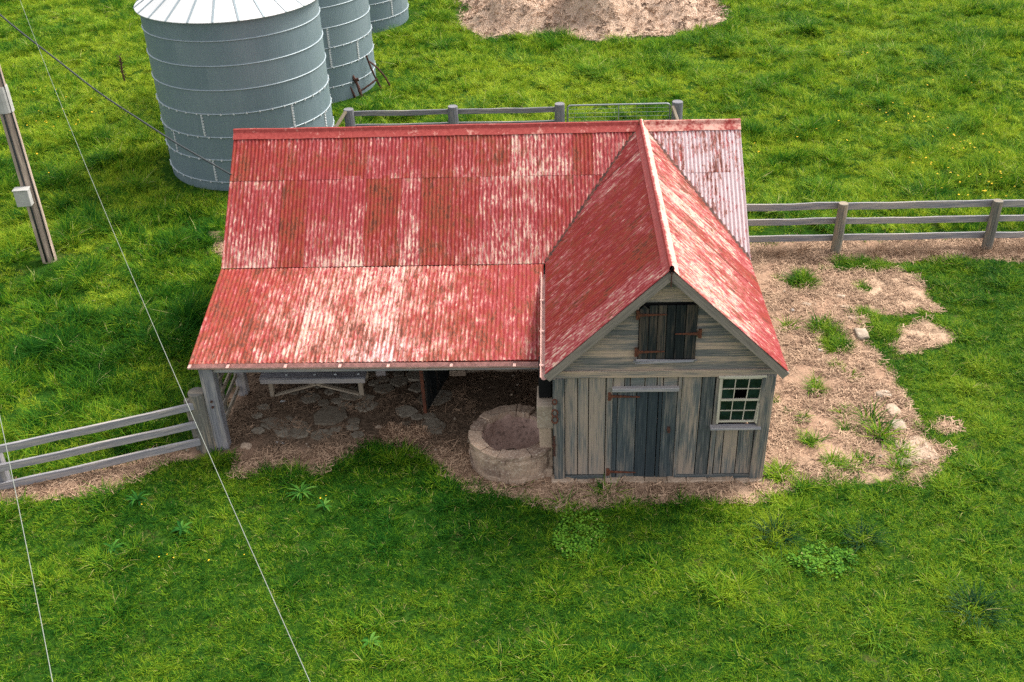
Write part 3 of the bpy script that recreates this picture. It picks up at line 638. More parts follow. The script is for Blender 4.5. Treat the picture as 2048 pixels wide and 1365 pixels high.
# ridge caps
def cap(name, p0, p1, dA, dB, wd_, parent, roll=.035, tA=.5, tB=.5, lift=.03):
    p0, p1, dA, dB = map(Vector, (p0, p1, dA, dB)); ax = (p1-p0).normalized(); n = int((p1-p0).length/.15); mb = MB()
    up_ = Vector((0, 0, 1)); prof = [(dA*wd_+up_*lift, tA), (dA*.055+up_*(lift+.005), tA)]
    side = (dA-dB).normalized()
    for t in (0, 45, 90, 135, 180): prof.append((side*roll*math.cos(math.radians(t))+up_*(lift+.005+roll*math.sin(math.radians(t))*1.3), .5*(tA+tB) if t == 90 else (tA if t < 90 else tB)))
    prof += [(dB*.055+up_*(lift+.005), tB), (dB*wd_+up_*lift, tB)]
    m = len(prof); vs = []
    for k in range(n+1):
        p = p0.lerp(p1, k/n); w_ = Vector((0, 0, .012*mnoise.noise(p*1.3)))
        vs += [p+q+w_+Vector((0, 0, .004*random.uniform(-1, 1)))*(j in (0, m-1)) for j, (q, _) in enumerate(prof)]
    o = len(mb.v); F = [(k*m+j, k*m+j+1, (k+1)*m+j+1, (k+1)*m+j) for k in range(n) for j in range(m-1)]
    mb.add(vs, F, [[(0, 0)]*4]*len(F)); mb.tone = [prof[i % m][1] for i in range(len(vs))]
    ob = mb.build(name, M['cap'], parent, smooth=False); so = ob.modifiers.new('Solidify', 'SOLIDIFY'); so.thickness = .003; return ob
cap('ridge_cap', (XL-.01, YR, ZR), (XC-.05, YR, ZR), VS, (0, -VS.y, VS.z), .20, barn, .03, .46, .46)
cap('ridge_cap', (XC+.05, YR, ZR), (XR+.01, YR, ZR), VS, (0, -VS.y, VS.z), .20, barn, .03, .60, .56)
vc = Vector((XC+OL, 0, ZE-ZR)).normalized()
cap('ridge_cap', (XC, -YO-.02, ZR), (XC, YR+.02, ZR+.01), (-vc.x, 0, vc.z), (vc.x, 0, vc.z), .17, barn, .042, .44, .70, .035)
# flashing along break
# gutters
def gutter(name, p0, p1, out, brx, r=.055):
    p0, p1, out = Vector(p0), Vector(p1), Vector(out); mb = MB(); vs = []; n = 24
    prof = [(-r, .02)]+[(r*math.cos(math.radians(t)), r*math.sin(math.radians(t))) for t in range(180, 361, 30)]+[(r+.012, .012), (r+.012, .0)]
    m = len(prof)
    for k in range(n+1):
        p = p0.lerp(p1, k/n)+Vector((0, 0, .012*mnoise.noise((k*.4, p0.x, 0))))
        vs += [p+out*a+Vector((0, 0, b)) for a, b in prof]
    F = [(k*m+j, k*m+j+1, (k+1)*m+j+1, (k+1)*m+j) for k in range(n) for j in range(m-1)]
    mb.add(vs, F, [[(0, 0)]*4]*len(F)); g = mb.build(name, M['gutter'], barn); so = g.modifiers.new('Solidify', 'SOLIDIFY'); so.thickness = .004
    for t in brx:
        q = MB(); p = p0.lerp(p1, t); q.box(p+Vector((0, 0, .012))+out*.0, (.05 if abs(out.y) > .5 else 2*r+.05, 2*r+.05 if abs(out.y) > .5 else .05, .008)); q.build('bracket', M['gutter'], g)
    return g
gutter('gutter', (XL, YS-.095, ZS-.055), (-.17, YS-.095, ZS-.10), (0, -1, 0), [(x+6.34)/6.17 for x in (-6.31, -5.64, -4.63, -3.68, -2.84, -1.75, -.66)])
gutter('gutter', (-.15, -YO+.0, ZE-.075), (-.15, 3.2, ZE-.07), (-1, 0, 0), [.1, .4, .7], .045)
gutter('gutter', (XL, 8.06+.2, ZE-.25), (XR, 8.06+.2, ZE-.28), (0, 1, 0), [.1, .3, .5, .7, .9])
mb = MB(); mb.beam((XL+.02, YS+.02, ZS-.075), (-.15, YS+.02, ZS-.085), .03, .11, up=(0, 0, 1)); mb.build('fascia', M['red'], barn)
# verge boards on the left end, rafters, purlins
mb = MB(); mb.beam((XL+.03, YR, ZR-.10), (XL+.03, YB, ZE-.10), .03, .13); mb.beam((XL+.03, YB, ZE-.10), (XL+.03, YS, ZS-.09), .03, .12); mb.beam((XL+.03, YR, ZR-.10), (XL+.03, 8.06, ZE-.10), .03, .13); mb.build('verge_board', M['red'], barn)
mb = MB(); mb.beam((XR-.03, YR, ZR-.10), (XR-.03, YB, ZE-.10), .03, .13); mb.beam((XR-.03, YR, ZR-.10), (XR-.03, 8.06, ZE-.10), .03, .13); mb.build('verge_board', M['red'], barn)
mb = MB()
for x in np.arange(-5.6, -.2, .9): mb.beam((x, YB, ZE-.09), (x, YS+.05, ZS-.09), .06, .1)
mb.build('rafters', M['rail'], barn, bevel=.004)
mb = MB(); mb.beam((-6.2, 1.03, ZS-.20), (-.1, 1.03, ZS-.20), .14, .16); mb.build('eave_beam', M['rail'], barn, bevel=.01)
mb = MB(); mb.beam((-6.2, YB, ZE-.25), (-.05, YB, ZE-.25), .16, .18); mb.build('wall_plate', M['rail'], barn, bevel=.01)
# posts
def post(x, y, zt, w, name='post', mat='rail', tone=.5, lean=(0, 0), zb=-.03):
    mb = MB(); mb.beam((x, y, zb), (x+lean[0], y+lean[1], zt), w, w*.95, tone, .008, up=(0, 1, 0)); return mb.build(name, M[mat], barn, bevel=.012)
p1 = post(-6.08, 1.0, ZS-.12, .235, tone=.33)
mb = MB()
for z in (.98, 1.10): mb = MB(); mb.tube([(-6.08, .885, z), (-6.08, .855, z)], .022, 8); mb.build('bolt', M['rustdark'], p1)
post(-6.12, 2.72, ZE-.2, .20, tone=.55); post(-3.47, 3.35, ZE-.3, .20, tone=.85); post(-1.93, 3.42, ZE-.3, .18, tone=.8); post(-6.12, 5.7, ZR-.3, .18); post(-6.12, 7.9, ZE-.2, .18)
mb = MB(); mb.box((-1.93, 3.40, .055), (.36, .34, .15), jit=.02); mb.build('stone_pad', M['pale'], barn, bevel=.02)
# side rails between the two end posts
mb = MB()
for k, z in enumerate((.22, .48, .74, 1.0, 1.26, 1.5)): mb.beam((-6.17, 1.05, z), (-6.17, 2.72, z+random.uniform(-.03, .03)), .035, .09, .6, .004)
mb.beam((-6.21, 1.85, .1), (-6.21, 1.85, 1.6), .03, .09, .4, up=(0, 1, 0)); mb.build('side_rails', M['post'], barn, bevel=.004)
# rear walls of vertical slabs
def boards(mb, p0, p1, zb, ztf, th=.025, wmin=.15, wmax=.26, tonef=None, gap=.007):
    p0, p1 = Vector(p0), Vector(p1); L = (p1-p0).length; d = (p1-p0)/L; x = 0; nrm = Vector((d.y, -d.x, 0)); ang = math.atan2(d.y, d.x)
    while x < L-.02:
        w = min(random.uniform(wmin, wmax), L-x)
        if L-x-w < .06: w = L-x
        c = p0+d*(x+w/2); zt = ztf(c.x, c.y); z0 = zb+random.uniform(0, .015)
        mb.box((c.x, c.y, (z0+zt)/2)+nrm*0 if False else (c.x+nrm.x*random.uniform(0, .006), c.y+nrm.y*random.uniform(0, .006), (z0+zt)/2), (w-gap, th, zt-z0), Matrix.Rotation(ang, 3, 'Z') @ Matrix.Rotation(random.uniform(-.004, .004), 3, 'Y'), tonef(x+w/2) if tonef else random.uniform(.35, .65))
        x += w
mb = MB(); boards(mb, (-6.1, 7.98), (3.6, 7.98), 0, lambda x, y: ZE-.1) if False else boards(mb, (-6.1, 7.98, 0), (3.6, 7.98, 0), 0, lambda x, y: ZE-.02); mb.build('rear_wall', M['board'], barn)
mb = MB(); boards(mb, (-6.14, 7.95, 0), (-6.14, 3.6, 0), 0, lambda x, y: ZR-.1-abs(y-YR)*.80); mb.build('end_wall', M['board'], barn)
mb = MB(); boards(mb, (3.59, .05, 0), (3.59, 7.95, 0), .03, lambda x, y: ZE-.05 if y < YB else ZR-.12-abs(y-YR)*.80); mb.build('side_wall', M['board'], barn)
mb = MB(); boards(mb, (.0, 7.9, 0), (.0, .06, 0), .03, lambda x, y: ZE-.05); mb.build('side_wall', M['board'], barn)
# stall partition and low stone sill
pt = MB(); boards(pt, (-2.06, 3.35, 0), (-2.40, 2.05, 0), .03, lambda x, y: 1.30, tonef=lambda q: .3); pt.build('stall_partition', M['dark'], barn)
mb = MB(); mb.beam((-2.44, 1.97, -.02), (-2.46, 1.97, 1.12), .06, .06, .5, .006, up=(0, 1, 0)); mb.build('partition_post', M['rust'], barn, bevel=.006)
mb = MB(); mb.box((-.98, 3.50, .08), (1.65, .22, .20), jit=.02); mb.build('stone_sill', M['stone'], barn, bevel=.02)
# --- cabin front wall
fw_ = MB()
def fboard(x0, x1, z0, z1, y=-.0, tone=.5, lean=0, mbx=None, th=.028):
    (mbx or fw_).box(((x0+x1)/2, y, (z0+z1)/2), (x1-x0-.010, th, z1-z0), Matrix.Rotation(lean, 3, 'Y'), tone)
for a, b, t in ((.185, .40, .62), (.405, .58, .66), (.585, .865, .70)): fboard(a, b, .10, 2.135, 0, t)
for a, b, t in ((2.10, 2.42, .66), (2.425, 2.64, .48)): fboard(a, b, .09, 2.135, 0, t, .01)
for a, b, t in ((2.73, 2.86, .66), (2.865, 3.10, .66), (3.105, 3.36, .6)): fboard(a, b, .10, 1.08, 0, t)
for a, b, t in ((.98, 1.17, .72), (1.175, 1.26, .6), (1.265, 1.50, .66), (1.505, 1.70, .66), (1.705, 1.80, .6), (1.805, 2.04, .66)): fboard(a, b, 1.94, 2.135, .004, t)
fw_.build('front_wall', M['board'], barn, bevel=.004)
mb = MB(); mb.box((1.8, .035, 1.05), (3.5, .02, 2.05)) if False else None
bk = MB(); bk.box((.52, .035, 1.1), (.8, .02, 2.1)); bk.box((2.37, .035, 1.1), (.56, .02, 2.1)); bk.box((3.05, .035, .55), (.78, .02, 1.0)); bk.box((1.5, .035, 2.03), (1.1, .02, .2)); bk.box((3.05, .42, 1.65), (.9, .02, 1.1)); bk.build('shade_backing', M['hole'], barn)  # black sheets added behind wall and window to stand for the dark interior
mb = MB(); mb.box((.09, -.012, 1.06), (.185, .13, 2.16), tone=.36, jit=.006); mb.build('corner_post', M['board'], barn, bevel=.012)
mb = MB(); mb.box((3.485, -.014, 1.09), (.215, .14, 2.16), Matrix.Rotation(.02, 3, 'Y'), tone=.45, jit=.008); mb.build('corner_post', M['board'], barn, bevel=.014)
mb = MB(); mb.box((.52, -.02, .045), (.68, .06, .095), tone=.42, jit=.006); mb.build('bottom_plate', M['door'], barn, bevel=.008); mb = MB(); mb.box((2.72, -.022, .05), (1.30, .06, .085), tone=.45, jit=.006); mb.build('bottom_plate', M['door'], barn, bevel=.008)
for c_, z_, R_ in (((.925, -.012, 1.07), (.10, .055, 2.13), None), ((2.075, -.012, 1.09), (.055, .05, 2.09), None), ((2.69, -.012, 1.10), (.075, .05, 2.07), Matrix.Rotation(.015, 3, 'Y'))):
    mb = MB(); mb.box(c_, z_, R_, tone=.5, jit=.004); mb.build('stud', M['board'], barn, bevel=.006)
mb = MB(); mb.box((1.51, -.045, 1.905), (1.10, .085, .075), tone=.62, jit=.005); mb.build('door_lintel', M['rail'], barn, bevel=.008)
# door
dm_ = MB()
for a, b, t in ((.965, 1.06, .30), (1.062, 1.37, .42), (1.372, 1.56, .12), (1.562, 1.73, .15), (1.735, 1.80, .08), (1.80, 2.045, .44)): fboard(a, b, .03, 1.865, -.002, t, .0, dm_, .032)
door = dm_.build('door', M['door'], barn, bevel=.004)
def hinge(parent, x0, z0, x1, z1, y, w=.05, plate=True):
    mb = MB(); a, b = Vector((x0, y, z0)), Vector((x1, y, z1)); d = (b-a).normalized(); n_ = Vector((0, 0, 1))
    vs = [a+n_*w/2, a-n_*w/2, b-n_*w/6, b+n_*w/6]; vs += [p+Vector((0, -.012, 0)) for p in vs]
    mb.add(vs, [(0, 1, 2, 3), (7, 6, 5, 4), (0, 4, 5, 1), (1, 5, 6, 2), (2, 6, 7, 3), (3, 7, 4, 0)], [[(0, 0)]*4]*6)
    sg = -1 if x1 > x0 else 1
    if plate: mb.box((x0+sg*.025, y-.004, z0), (.05, .03, .16))
    mb.tube([(x0, y-.012, z0-.05), (x0, y-.012, z0+.05)], .014, 8)
    for t in (.2, .5, .8): p = a.lerp(b, t); mb.tube([p+Vector((0, -.010, 0)), p+Vector((0, -.019, 0))], .009, 6)
    mb.build('hinge', M['rust'], parent)
hinge(door, .95, 1.765, 1.43, 1.745, -.035); hinge(door, .945, .175, 1.40, .155, -.035)
mb = MB(); mb.tube([(1.93, -.015, 1.06), (1.93, -.045, 1.06)], .032, 10); mb.tube([(1.93, -.02, 1.12), (1.93, -.028, 1.0)], .025, 8); mb.build('latch', M['rustdark'], door)
# window with two sashes
def wx(x, z): return 2.715+(x-2.715)*(1-.12*max(0, 2.18-z))
win = MB()
def wbar(mbx, x0, z0, x1, z1, w, y, th): 
    a = Vector((wx(x0, z0), y, z0)); b = Vector((wx(x1, z1), y, z1)); mbx.beam(a, b, w, th, .55, .001, up=(0, 1, 0))
for (x0, z0, x1, z1) in ((2.725, 1.20, 2.725, 2.13), (3.455, 1.20, 3.455, 2.13)): wbar(win, x0, z0, x1, z1, .035, -.035, .07)
win.beam((2.69, -.04, 2.135), (3.46, -.04, 2.15), .085, .045, .6, .002, up=(0, 0, 1))
window = win.build('window', M['frame'], barn, bevel=.004)
sill = MB(); sill.box((3.03, -.06, 1.125), (.84, .13, .045), tone=.55, jit=.004); sill.build('sill', M['rail'], window, bevel=.006)
for nm, zb, zt, y, xr_ in (('sash', 1.655, 2.115, -.034, 3.425), ('sash', 1.20, 1.66, -.008, 3.43)):
    sb = MB(); xl_ = 2.75
    for x in (xl_, xr_): wbar(sb, x, zb, x, zt, .028, y, .03)
    for z in (zb+.015, zt-.012): wbar(sb, xl_, z, xr_, z, .034, y-.001, .031)
    for k in (1, 2): x = xl_+(xr_-xl_)*k/3; wbar(sb, x, zb, x, zt, .014, y+.001, .02)
    zm = (zb+zt)/2; wbar(sb, xl_, zm, xr_, zm, .014, y+.002, .018); sash = sb.build('sash', M['frame'], window)
    for k in range(3):
        for j in range(2):
            if y < -.03 and k == 1 and j == 0: continue
            x0 = xl_+(xr_-xl_)*k/3+.004; x1 = xl_+(xr_-xl_)*(k+1)/3-.004; z0 = zb+(zt-zb)*j/2+.003; z1 = zb+(zt-zb)*(j+1)/2-.003
            pn = MB(); tl = random.uniform(-.0015, .0015); vs = [(wx(x0, z0), y+.006, z0), (wx(x1, z0), y+.006+tl, z0), (wx(x1, z1), y+.006, z1), (wx(x0, z1), y+.006-tl, z1)]
            vs += [(a, b+.004, c) for a, b, c in vs]
            pn.add(vs, [(0, 1, 2, 3), (7, 6, 5, 4), (0, 4, 5, 1), (1, 5, 6, 2), (2, 6, 7, 3), (3, 7, 4, 0)], [[(0, 0)]*4]*6); pn.build('pane', M['glass'], window)
# gable weatherboards
lapm = MB(); z = 2.265; inv = (XC+OL)/(ZR-ZE)
def halfw(z): return (ZR-.10-z)*inv
fa_ = MB(); fa_.box((1.8, -.028, 2.20), (3.66, .05, .135), tone=.62, jit=.004); fa_.build('band_board', M['lap'], barn, bevel=.006)
LX0, LX1, LZ0, LZ1 = 1.365, 2.285, 2.47, 3.50
while z < 4.1:
    h = random.uniform(.118, .135); z1 = z+h+.02
    segs_ = [(XC-halfw(z), XC+halfw(z), XC-halfw(z1), XC+halfw(z1))]
    if z1 > LZ0+.02 and z < LZ1-.03: segs_ = [(XC-halfw(z), LX0, XC-halfw(z1), LX0), (LX1, XC+halfw(z), LX1, XC+halfw(z1))]
    for (a, b, c, d) in segs_:
        if b-a < .03: continue
        c, d = min(c, b), max(d, a); 
        if d <= c: c = d = (a+b)/2
        y0, y1 = -.024, -.004; wv_ = [random.uniform(-.003, .003) for _ in range(4)]
        vs = [(a, y0, z+wv_[0]), (b, y0, z+wv_[1]), (d, y1, z1), (c, y1, z1), (a, y0+.018, z+wv_[0]), (b, y0+.018, z+wv_[1]), (d, y1+.012, z1), (c, y1+.012, z1)]
        uvq = lambda f: [(vs[i][2]*1.0, vs[i][0]*1.0) for i in f]
        F = [(0, 1, 2, 3), (7, 6, 5, 4), (0, 4, 5, 1), (1, 5, 6, 2), (2, 6, 7, 3), (3, 7, 4, 0)]
        lapm.add(vs, F, [uvq(f) for f in F], random.uniform(.42, .66))
    z += h
lapm.build('gable_cladding', M['lap'], barn)
lb = MB(); lb.add([(XC-1.75, .03, 2.2), (XC+1.75, .03, 2.2), (XC, .03, 4.12)], [(0, 1, 2)], [[(0, 0)]*3]); lb.build('gable_backing', M['hole'], barn)  # black sheet, darkness behind the cladding put into its colour
# barge boards
for sg in (-1, 1):
    mb = MB(); mb.beam((XC, -YO+.02, ZR-.085), (XC+sg*(XC+OL+.02), -YO+.02, ZE-.10), .045, .17, .5, .004, up=(0, 1, 0)) if False else None
    a = Vector((XC, -YO+.03, ZR-.105)); b = Vector((XC+sg*(XC+OL), -YO+.03, ZE-.105)); d = (b-a).normalized(); n_ = Vector((0, 1, 0)); q = d.cross(n_)
    mb.box((a+b)/2, (.145, .04, (b-a).length+.02), Matrix((q, n_, d)).transposed(), .5, .003); mb.build('bargeboard', M['barge'], barn, bevel=.006)
    so = MB(); a2 = Vector((XC, -YO/2+.03, ZR-.07)); b2 = Vector((XC+sg*(XC+OL), -YO/2+.03, ZE-.07)); so.box((a2+b2)/2, (.02, YO-.05, (b-a).length), Matrix((q, n_, d)).transposed(), .4); so.build('soffit', M['barge'], barn)
mb = MB(); mb.tube([(XC, -YO-.03, ZR-.02), (XC, -YO-.03, ZR-.27)], .012, 6); mb.build('ridge_hook', M['rustdark'], barn)
# loft door
ld = MB(); xs = [1.37, 1.52, 1.66, 1.80, 1.94, 2.10, 2.28]
for a, b in zip(xs[:-1], xs[1:]):
    fboard(a, b, 2.49, 3.485 if a > 1.4 else 3.42, -.035, random.uniform(.35, .55), 0, ld, .03)
ld.box((1.445, -.030, 3.415), (.10, .03, .10), Matrix.Rotation(PI/4, 3, 'Y'), .4)
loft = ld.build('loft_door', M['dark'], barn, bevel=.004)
hinge(loft, 1.365, 3.325, 1.80, 3.33, -.058, .05); hinge(loft, 1.36, 2.635, 1.79, 2.645, -.058, .05); hinge(loft, 2.31, 2.97, 1.94, 2.97, -.058, .05)
mb = MB()
for k in range(4): mb.beam((1.30+.02*k, -.06-.012*k, 2.455+.014*k-.03*(k % 2)), (2.32-.03*k, -.06-.01*k, 2.462+.006*k), .03, .03, .45, .01)
mb.build('loft_sill', M['rail'], barn)
# footing
mb = MB(); x = -.06
while x < 3.5: w = random.uniform(.3, .55); mb.box((x+w/2, -.05, -.01), (w-.015, .2+random.uniform(-.02, .02), .10+random.uniform(-.02, .02)), jit=.015); x += w
mb.build('stone_footing', M['pale'], barn, bevel=.015)
# stone pier between trough and cabin
mb = MB(); mb.box((-.13, .42, .48), (.22, .50, .98), jit=.015); mb.box((-.14, .45, .05), (.24, .8, .2), jit=.015); pier = mb.build('stone_pier', M['pale'], barn, bevel=.02)
mb = MB(); mb.box((-.145, .48, 1.20), (.27, .66, .47), jit=.01); mb.build('pier_cap', M['stone'], barn, bevel=.015)
mb = MB(); mb.box((-.13, .62, 1.72), (.22, .5, .55), jit=.01); mb.build('chimney_stub', M['hole'], barn, bevel=.015)
# rusty rings on the corner
for z, r in ((1.70, .045), (1.47, .065), (1.335, .065)):
    mb = MB(); mb.tube([(.02+r*.75*math.sin(t), -.095+.01*math.cos(t), z+r*math.cos(t)) for t in [2*PI*k/16 for k in range(17)]], .014, 6, caps=False); mb.build('iron_ring', M['rust'], barn, smooth=True)
mb = MB(); mb.box((.005, -.085, .78), (.03, .03, .42), jit=.004); mb.tube([(.0, -.11, .80), (.0, -.08, .80)], .035, 8); mb.build('iron_strap', M['rustdark'], barn)

# ------------------------------------------------------------------ things around the barn
# flagstone floor (cracked slabs)
mb = MB(); rnd = random.Random(4)
import itertools
cent = []
for tries in range(4000):
    x, y = rnd.uniform(-5.7, -2.3), rnd.uniform(1.3, 3.4); r = rnd.choice([.12, .2, .28, .36])
    if all(math.hypot(x-a, (y-b)*1.15) > (r+c)*.90 for a, b, c in cent) and fbm(np.array([x*.9+2]), np.array([y*.9]), 2)[0] > .33: cent.append((x, y, r))
for (x, y, r) in cent:
    n = rnd.randint(6, 8); ph = rnd.uniform(0, 6); ring = []
    for k in range(n):
        t = ph+2*PI*k/n; q = r*rnd.uniform(.82, 1.12); ring.append((x+q*math.cos(t)*1.1, y+q*math.sin(t)*.92))
    zt = rnd.uniform(.018, .034); vs = [(a, b, zt) for a, b in ring]+[(a+(a-x)*.08, b+(b-y)*.08, -.05) for a, b in ring]
    F = [tuple(range(n))]+[(k, n+k, n+(k+1) % n, (k+1) % n) for k in range(n)]; mb.add(vs, F, [[(0, 0)]*len(f) for f in F])
fs = mb.build('flagstone_floor', M['flag'], bevel=.01); fs['kind'] = 'structure'
# workbench
wbt = thing('workbench', 'low grey timber bench with crossed braces under the shed roof', 'bench', (-4.66, 2.6, 0))
mb = MB()
for k in range(3): mb.beam((-5.66, 2.53+.30*k, .50), (-3.62+.02*k, 2.50+.30*k, .50), .055, .285, .36, .004, up=(0, 1, 0)) if False else mb.box((-4.64, 2.55+.30*k, .52), (2.06, .285, .055), tone=.30+.1*k, jit=.004)
mb.build('bench_top', M['rail'], wbt, bevel=.008)
mb = MB(); mb.box((-4.64, 2.42, .475), (2.04, .035, .10), tone=.75, jit=.004); mb.build('apron', M['rail'], wbt, bevel=.006)
for x, y in ((-5.52, 2.62), (-3.75, 2.60), (-5.52, 3.2), (-3.75, 3.2)):
    mb = MB(); mb.beam((x, y, -.02), (x, y, .49), .09, .09, .8, .006, up=(0, 1, 0)); mb.build('leg', M['post'], wbt, bevel=.008)
for a, b in (((-5.45, 2.57, .06), (-4.25, 2.49, .46)), ((-3.8, 2.57, .06), (-5.0, 2.53, .46))):
    mb = MB(); mb.beam(a, b, .035, .085, .85, .003, up=(0, 1, 0)); mb.build('brace', M['post'], wbt, bevel=.005)
for x in (-5.15, -4.6, -4.2, -3.75):
    mb = MB(); mb.rock((x, 2.52, .56), (.05, .035, .03), x); tag(mb.build('pale_pebble', M['bolt'], smooth=True), 'tiny white pebble lying on the low grey bench top', 'pebble', 'white pebbles on the bench')
# stone trough
tr_ = thing('stone_trough', 'round rough masonry trough with hollow pink basin beside the cabin', 'trough', (-.72, .60, 0))
R = .78
def arcblock(mb, c, a0, a1, z0, z1, r0, r1, n=4, jit=.012):
    vs = []
    for k in range(n+1):
        a = a0+(a1-a0)*k/n; rj = r1+random.uniform(-jit, jit)*1.2
        for (r, z) in ((r0, z0), (rj, z0+random.uniform(-jit, jit)*.4), (rj+random.uniform(-jit, jit), z1+random.uniform(-jit, jit)*.6), (r0, z1+random.uniform(-jit, jit)*.6)): vs.append((c[0]+r*math.cos(a), c[1]+r*math.sin(a), z))
    F = [(0, 1, 2, 3), (4*n+3, 4*n+2, 4*n+1, 4*n)]
    for k in range(n):
        for q in range(4): F.append((4*k+q, 4*k+4+q, 4*k+4+(q+1) % 4, 4*k+(q+1) % 4))
    mb.add(vs, F, [[(0, 0)]*4]*len(F))
TC = (-.72, .62)
mb = MB(); mb.lathe((*TC, 0), [(R*1.0, -.06), (R*1.005, .1), (R*.995, .42), (R*.95, .50), (R*.84, .535), (R*.75, .54)], 64, .05)
zc = [-.03, .13, .27, .40, .50]
for q in range(4):
    a = .3*q; end = a+2*PI
    while a < end-.08:
        w_ = min(random.choice([.14, .25, .4, .7])*random.uniform(.8, 1.2), end-a)
        if random.random() > .16: arcblock(mb, TC, a+.010, a+w_-.010, zc[q]+.006, zc[q+1]-.006, R*.80, R*(1.03-.012*q)+random.uniform(-.018, .018), 4)
        a += w_
a = .1
while a < .1+2*PI-.1:
    w_ = min(random.choice([.16, .3, .45, .8, 1.1])*random.uniform(.8, 1.2), .1+2*PI-a); zt = .565+random.uniform(-.02, .025)+.05*max(0, math.sin(a))
    arcblock(mb, TC, a+.008, a+w_-.008, .49, zt, R*(.70+random.uniform(-.025, .02)), R*(.985+random.uniform(-.035, .025)), 5, .018); a += w_
mb.build('trough_wall', M['trough'], tr_, bevel=.022)
mb = MB(); prof = [(R*.725, .57), (R*.69, .50), (R*.665, .38), (R*.61, .22), (R*.52, .10), (R*.3, .05), (.01, .04)]
mb.lathe((-.72, .62, 0), prof, 72, .13); mb.build('basin', M['basin'], tr_, smooth=True)
mb = MB(); 
for k in range(7): mb.rock((-.72+.16*k-.2, .50+.10*math.sin(k*2), .10), (.22, .16, .14), k)
mb.build('debris', M['mud'], tr_, smooth=True)
# rocks along the old footing line
rocks = [(6.36,6.2,.22,.16,.14,'small pale stone at the upper end of the stone line','pale'),(6.33,5.72,.20,.12,.10,'thin pale stone below the upper end of the stone line','pale'),(6.40,5.25,.24,.16,.12,'pale block above the split grey slab','pale'),(6.42,4.62,.30,.42,.20,'long split grey slab beside the bare pale patch','stone'),
 (6.30,2.42,.34,.22,.14,'brown stone buried in straw at the middle of the stone line','stone'),(6.34,1.88,.26,.42,.16,'tall flat stone right of the straw strewn yard','pale'),(6.30,1.42,.30,.34,.14,'dark edged stone above the big flat pale rock','stone'),(6.45,.72,.60,.80,.12,'big flat pale rock at the lower corner of the yard','pale'),(6.12,.36,.24,.2,.10,'rounded stone just below the big flat rock','stone'),
 (5.45,4.03,.09,.08,.07,'white pebble below the grass tuft beside the cabin roof','bolt'),(5.2,5.62,.10,.09,.08,'white pebble beside the right eave of the cabin','bolt'),(5.55,5.9,.22,.13,.08,'grey stone in the straw near the upper grass tuft','stone'),
 (-5.66,.98,.22,.15,.16,'square pale block at the foot of the shed corner post','pale'),(-5.05,1.1,.2,.07,.05,'thin white bone like stone at the shed entrance','bolt'),(-5.28,2.42,.12,.05,.05,'white chip below the bench leg','bolt'),(-5.15,1.62,.07,.06,.05,'tiny white chip on the dark shed floor','bolt'),(-3.25,1.55,.2,.10,.05,'curved pale flake on the shed floor','pale')]
for i, (x, y, a, b, c, lab, mt) in enumerate(rocks):
    mb = MB(); mb.rock((0, 0, -c*.08), (a, b, c), i, random.uniform(-.4, .4), flat=.55); tag(mb.build('rock', M[mt], smooth=True, loc=None), lab, 'rock').location = (x, y, gz1(x, y))

# fences
def round_post(f, x, y, h, r, lean=(0, 0), mat='post', tone=.5, zb=-.05):
    mb = MB(); z0 = gz1(x, y)+zb; mb.tube([(x, y, z0), (x+lean[0]*.3, y+lean[1]*.3, z0+h*.35), (x+lean[0]*.7, y+lean[1]*.7, z0+h*.7), (x+lean[0], y+lean[1], h-.012), (x+lean[0], y+lean[1], h)], [r*1.08, r*1.03, r, r*.98, r*.93], 14, tone=tone, wob=.025)
    return mb.build('fence_post', M[mat], f, smooth=False, bevel=0)
def rail(f, a, b, h, w=.045, tone=.5, n=1):
    mb = MB(); a, b = Vector(a), Vector(b); K = 6; P = [a.lerp(b, k/K)+Vector((0, random.uniform(-.006, .006), random.uniform(-.010, .008)-.010*math.sin(PI*k/K)))*(0 < k < K) for k in range(K+1)]
    d = (b-a).normalized(); x = d.cross(Vector((0, 0, 1))).normalized(); y = d.cross(x); vs = []; L_ = (b-a).length
    for k, p in enumerate(P):
        hh = h*random.uniform(.93, 1.05)/2; ww = w/2; vs += [p-x*ww-y*hh, p+x*ww-y*hh, p+x*ww+y*hh, p-x*ww+y*hh]
    F = [(3, 2, 1, 0), (4*K, 4*K+1, 4*K+2, 4*K+3)]; U = [[(0, 0), (w, 0), (w, h), (0, h)]]*2; U0 = [0, w, w+h, 2*w+h, 2*w+2*h]
    for k in range(K):
        for q in range(4): F.append((4*k+q, 4*k+(q+1) % 4, 4*k+4+(q+1) % 4, 4*k+4+q)); U.append([(U0[q], L_*k/K), (U0[q+1], L_*k/K), (U0[q+1], L_*(k+1)/K), (U0[q], L_*(k+1)/K)])
    mb.add(vs, F, U, tone); return mb.build('rail', M['rail'], f, bevel=.005)
rf = thing('rail_fence', 'grey three rail timber fence running right from the barn', 'fence', (8.5, FY, 0))
for x, ln, t in ((6.73, (.03, 0), .62), (10.25, (.03, 0), .45), (13.8, (0, 0), .5)): round_post(rf, x, FY, 1.27, .115, ln, tone=t)
px = [3.4, 6.74, 10.26, 13.9]
for zt, h in ((1.215, .17), (.835, .155), (.405, .16)):
    for a, b in zip(px[:-1], px[1:]): rail(rf, (a+.01, FY+.15, zt-h/2-.01), (b-.01, FY+.15, zt-h/2+random.uniform(-.015, .02)), h, .045, .5)
lf = thing('rail_fence', 'grey three rail timber fence running left from the shed corner post', 'fence', (-8, .3, 0))
round_post(lf, -6.33, .93, 1.27, .155, (-.02, .02), tone=.42)
mb = MB(); mb.beam((-6.50, .93, -.03), (-6.53, .93, 1.12), .13, .09, .45, .005, up=(0, 1, 0)); mb.build('fence_post', M['post'], lf, bevel=.01)
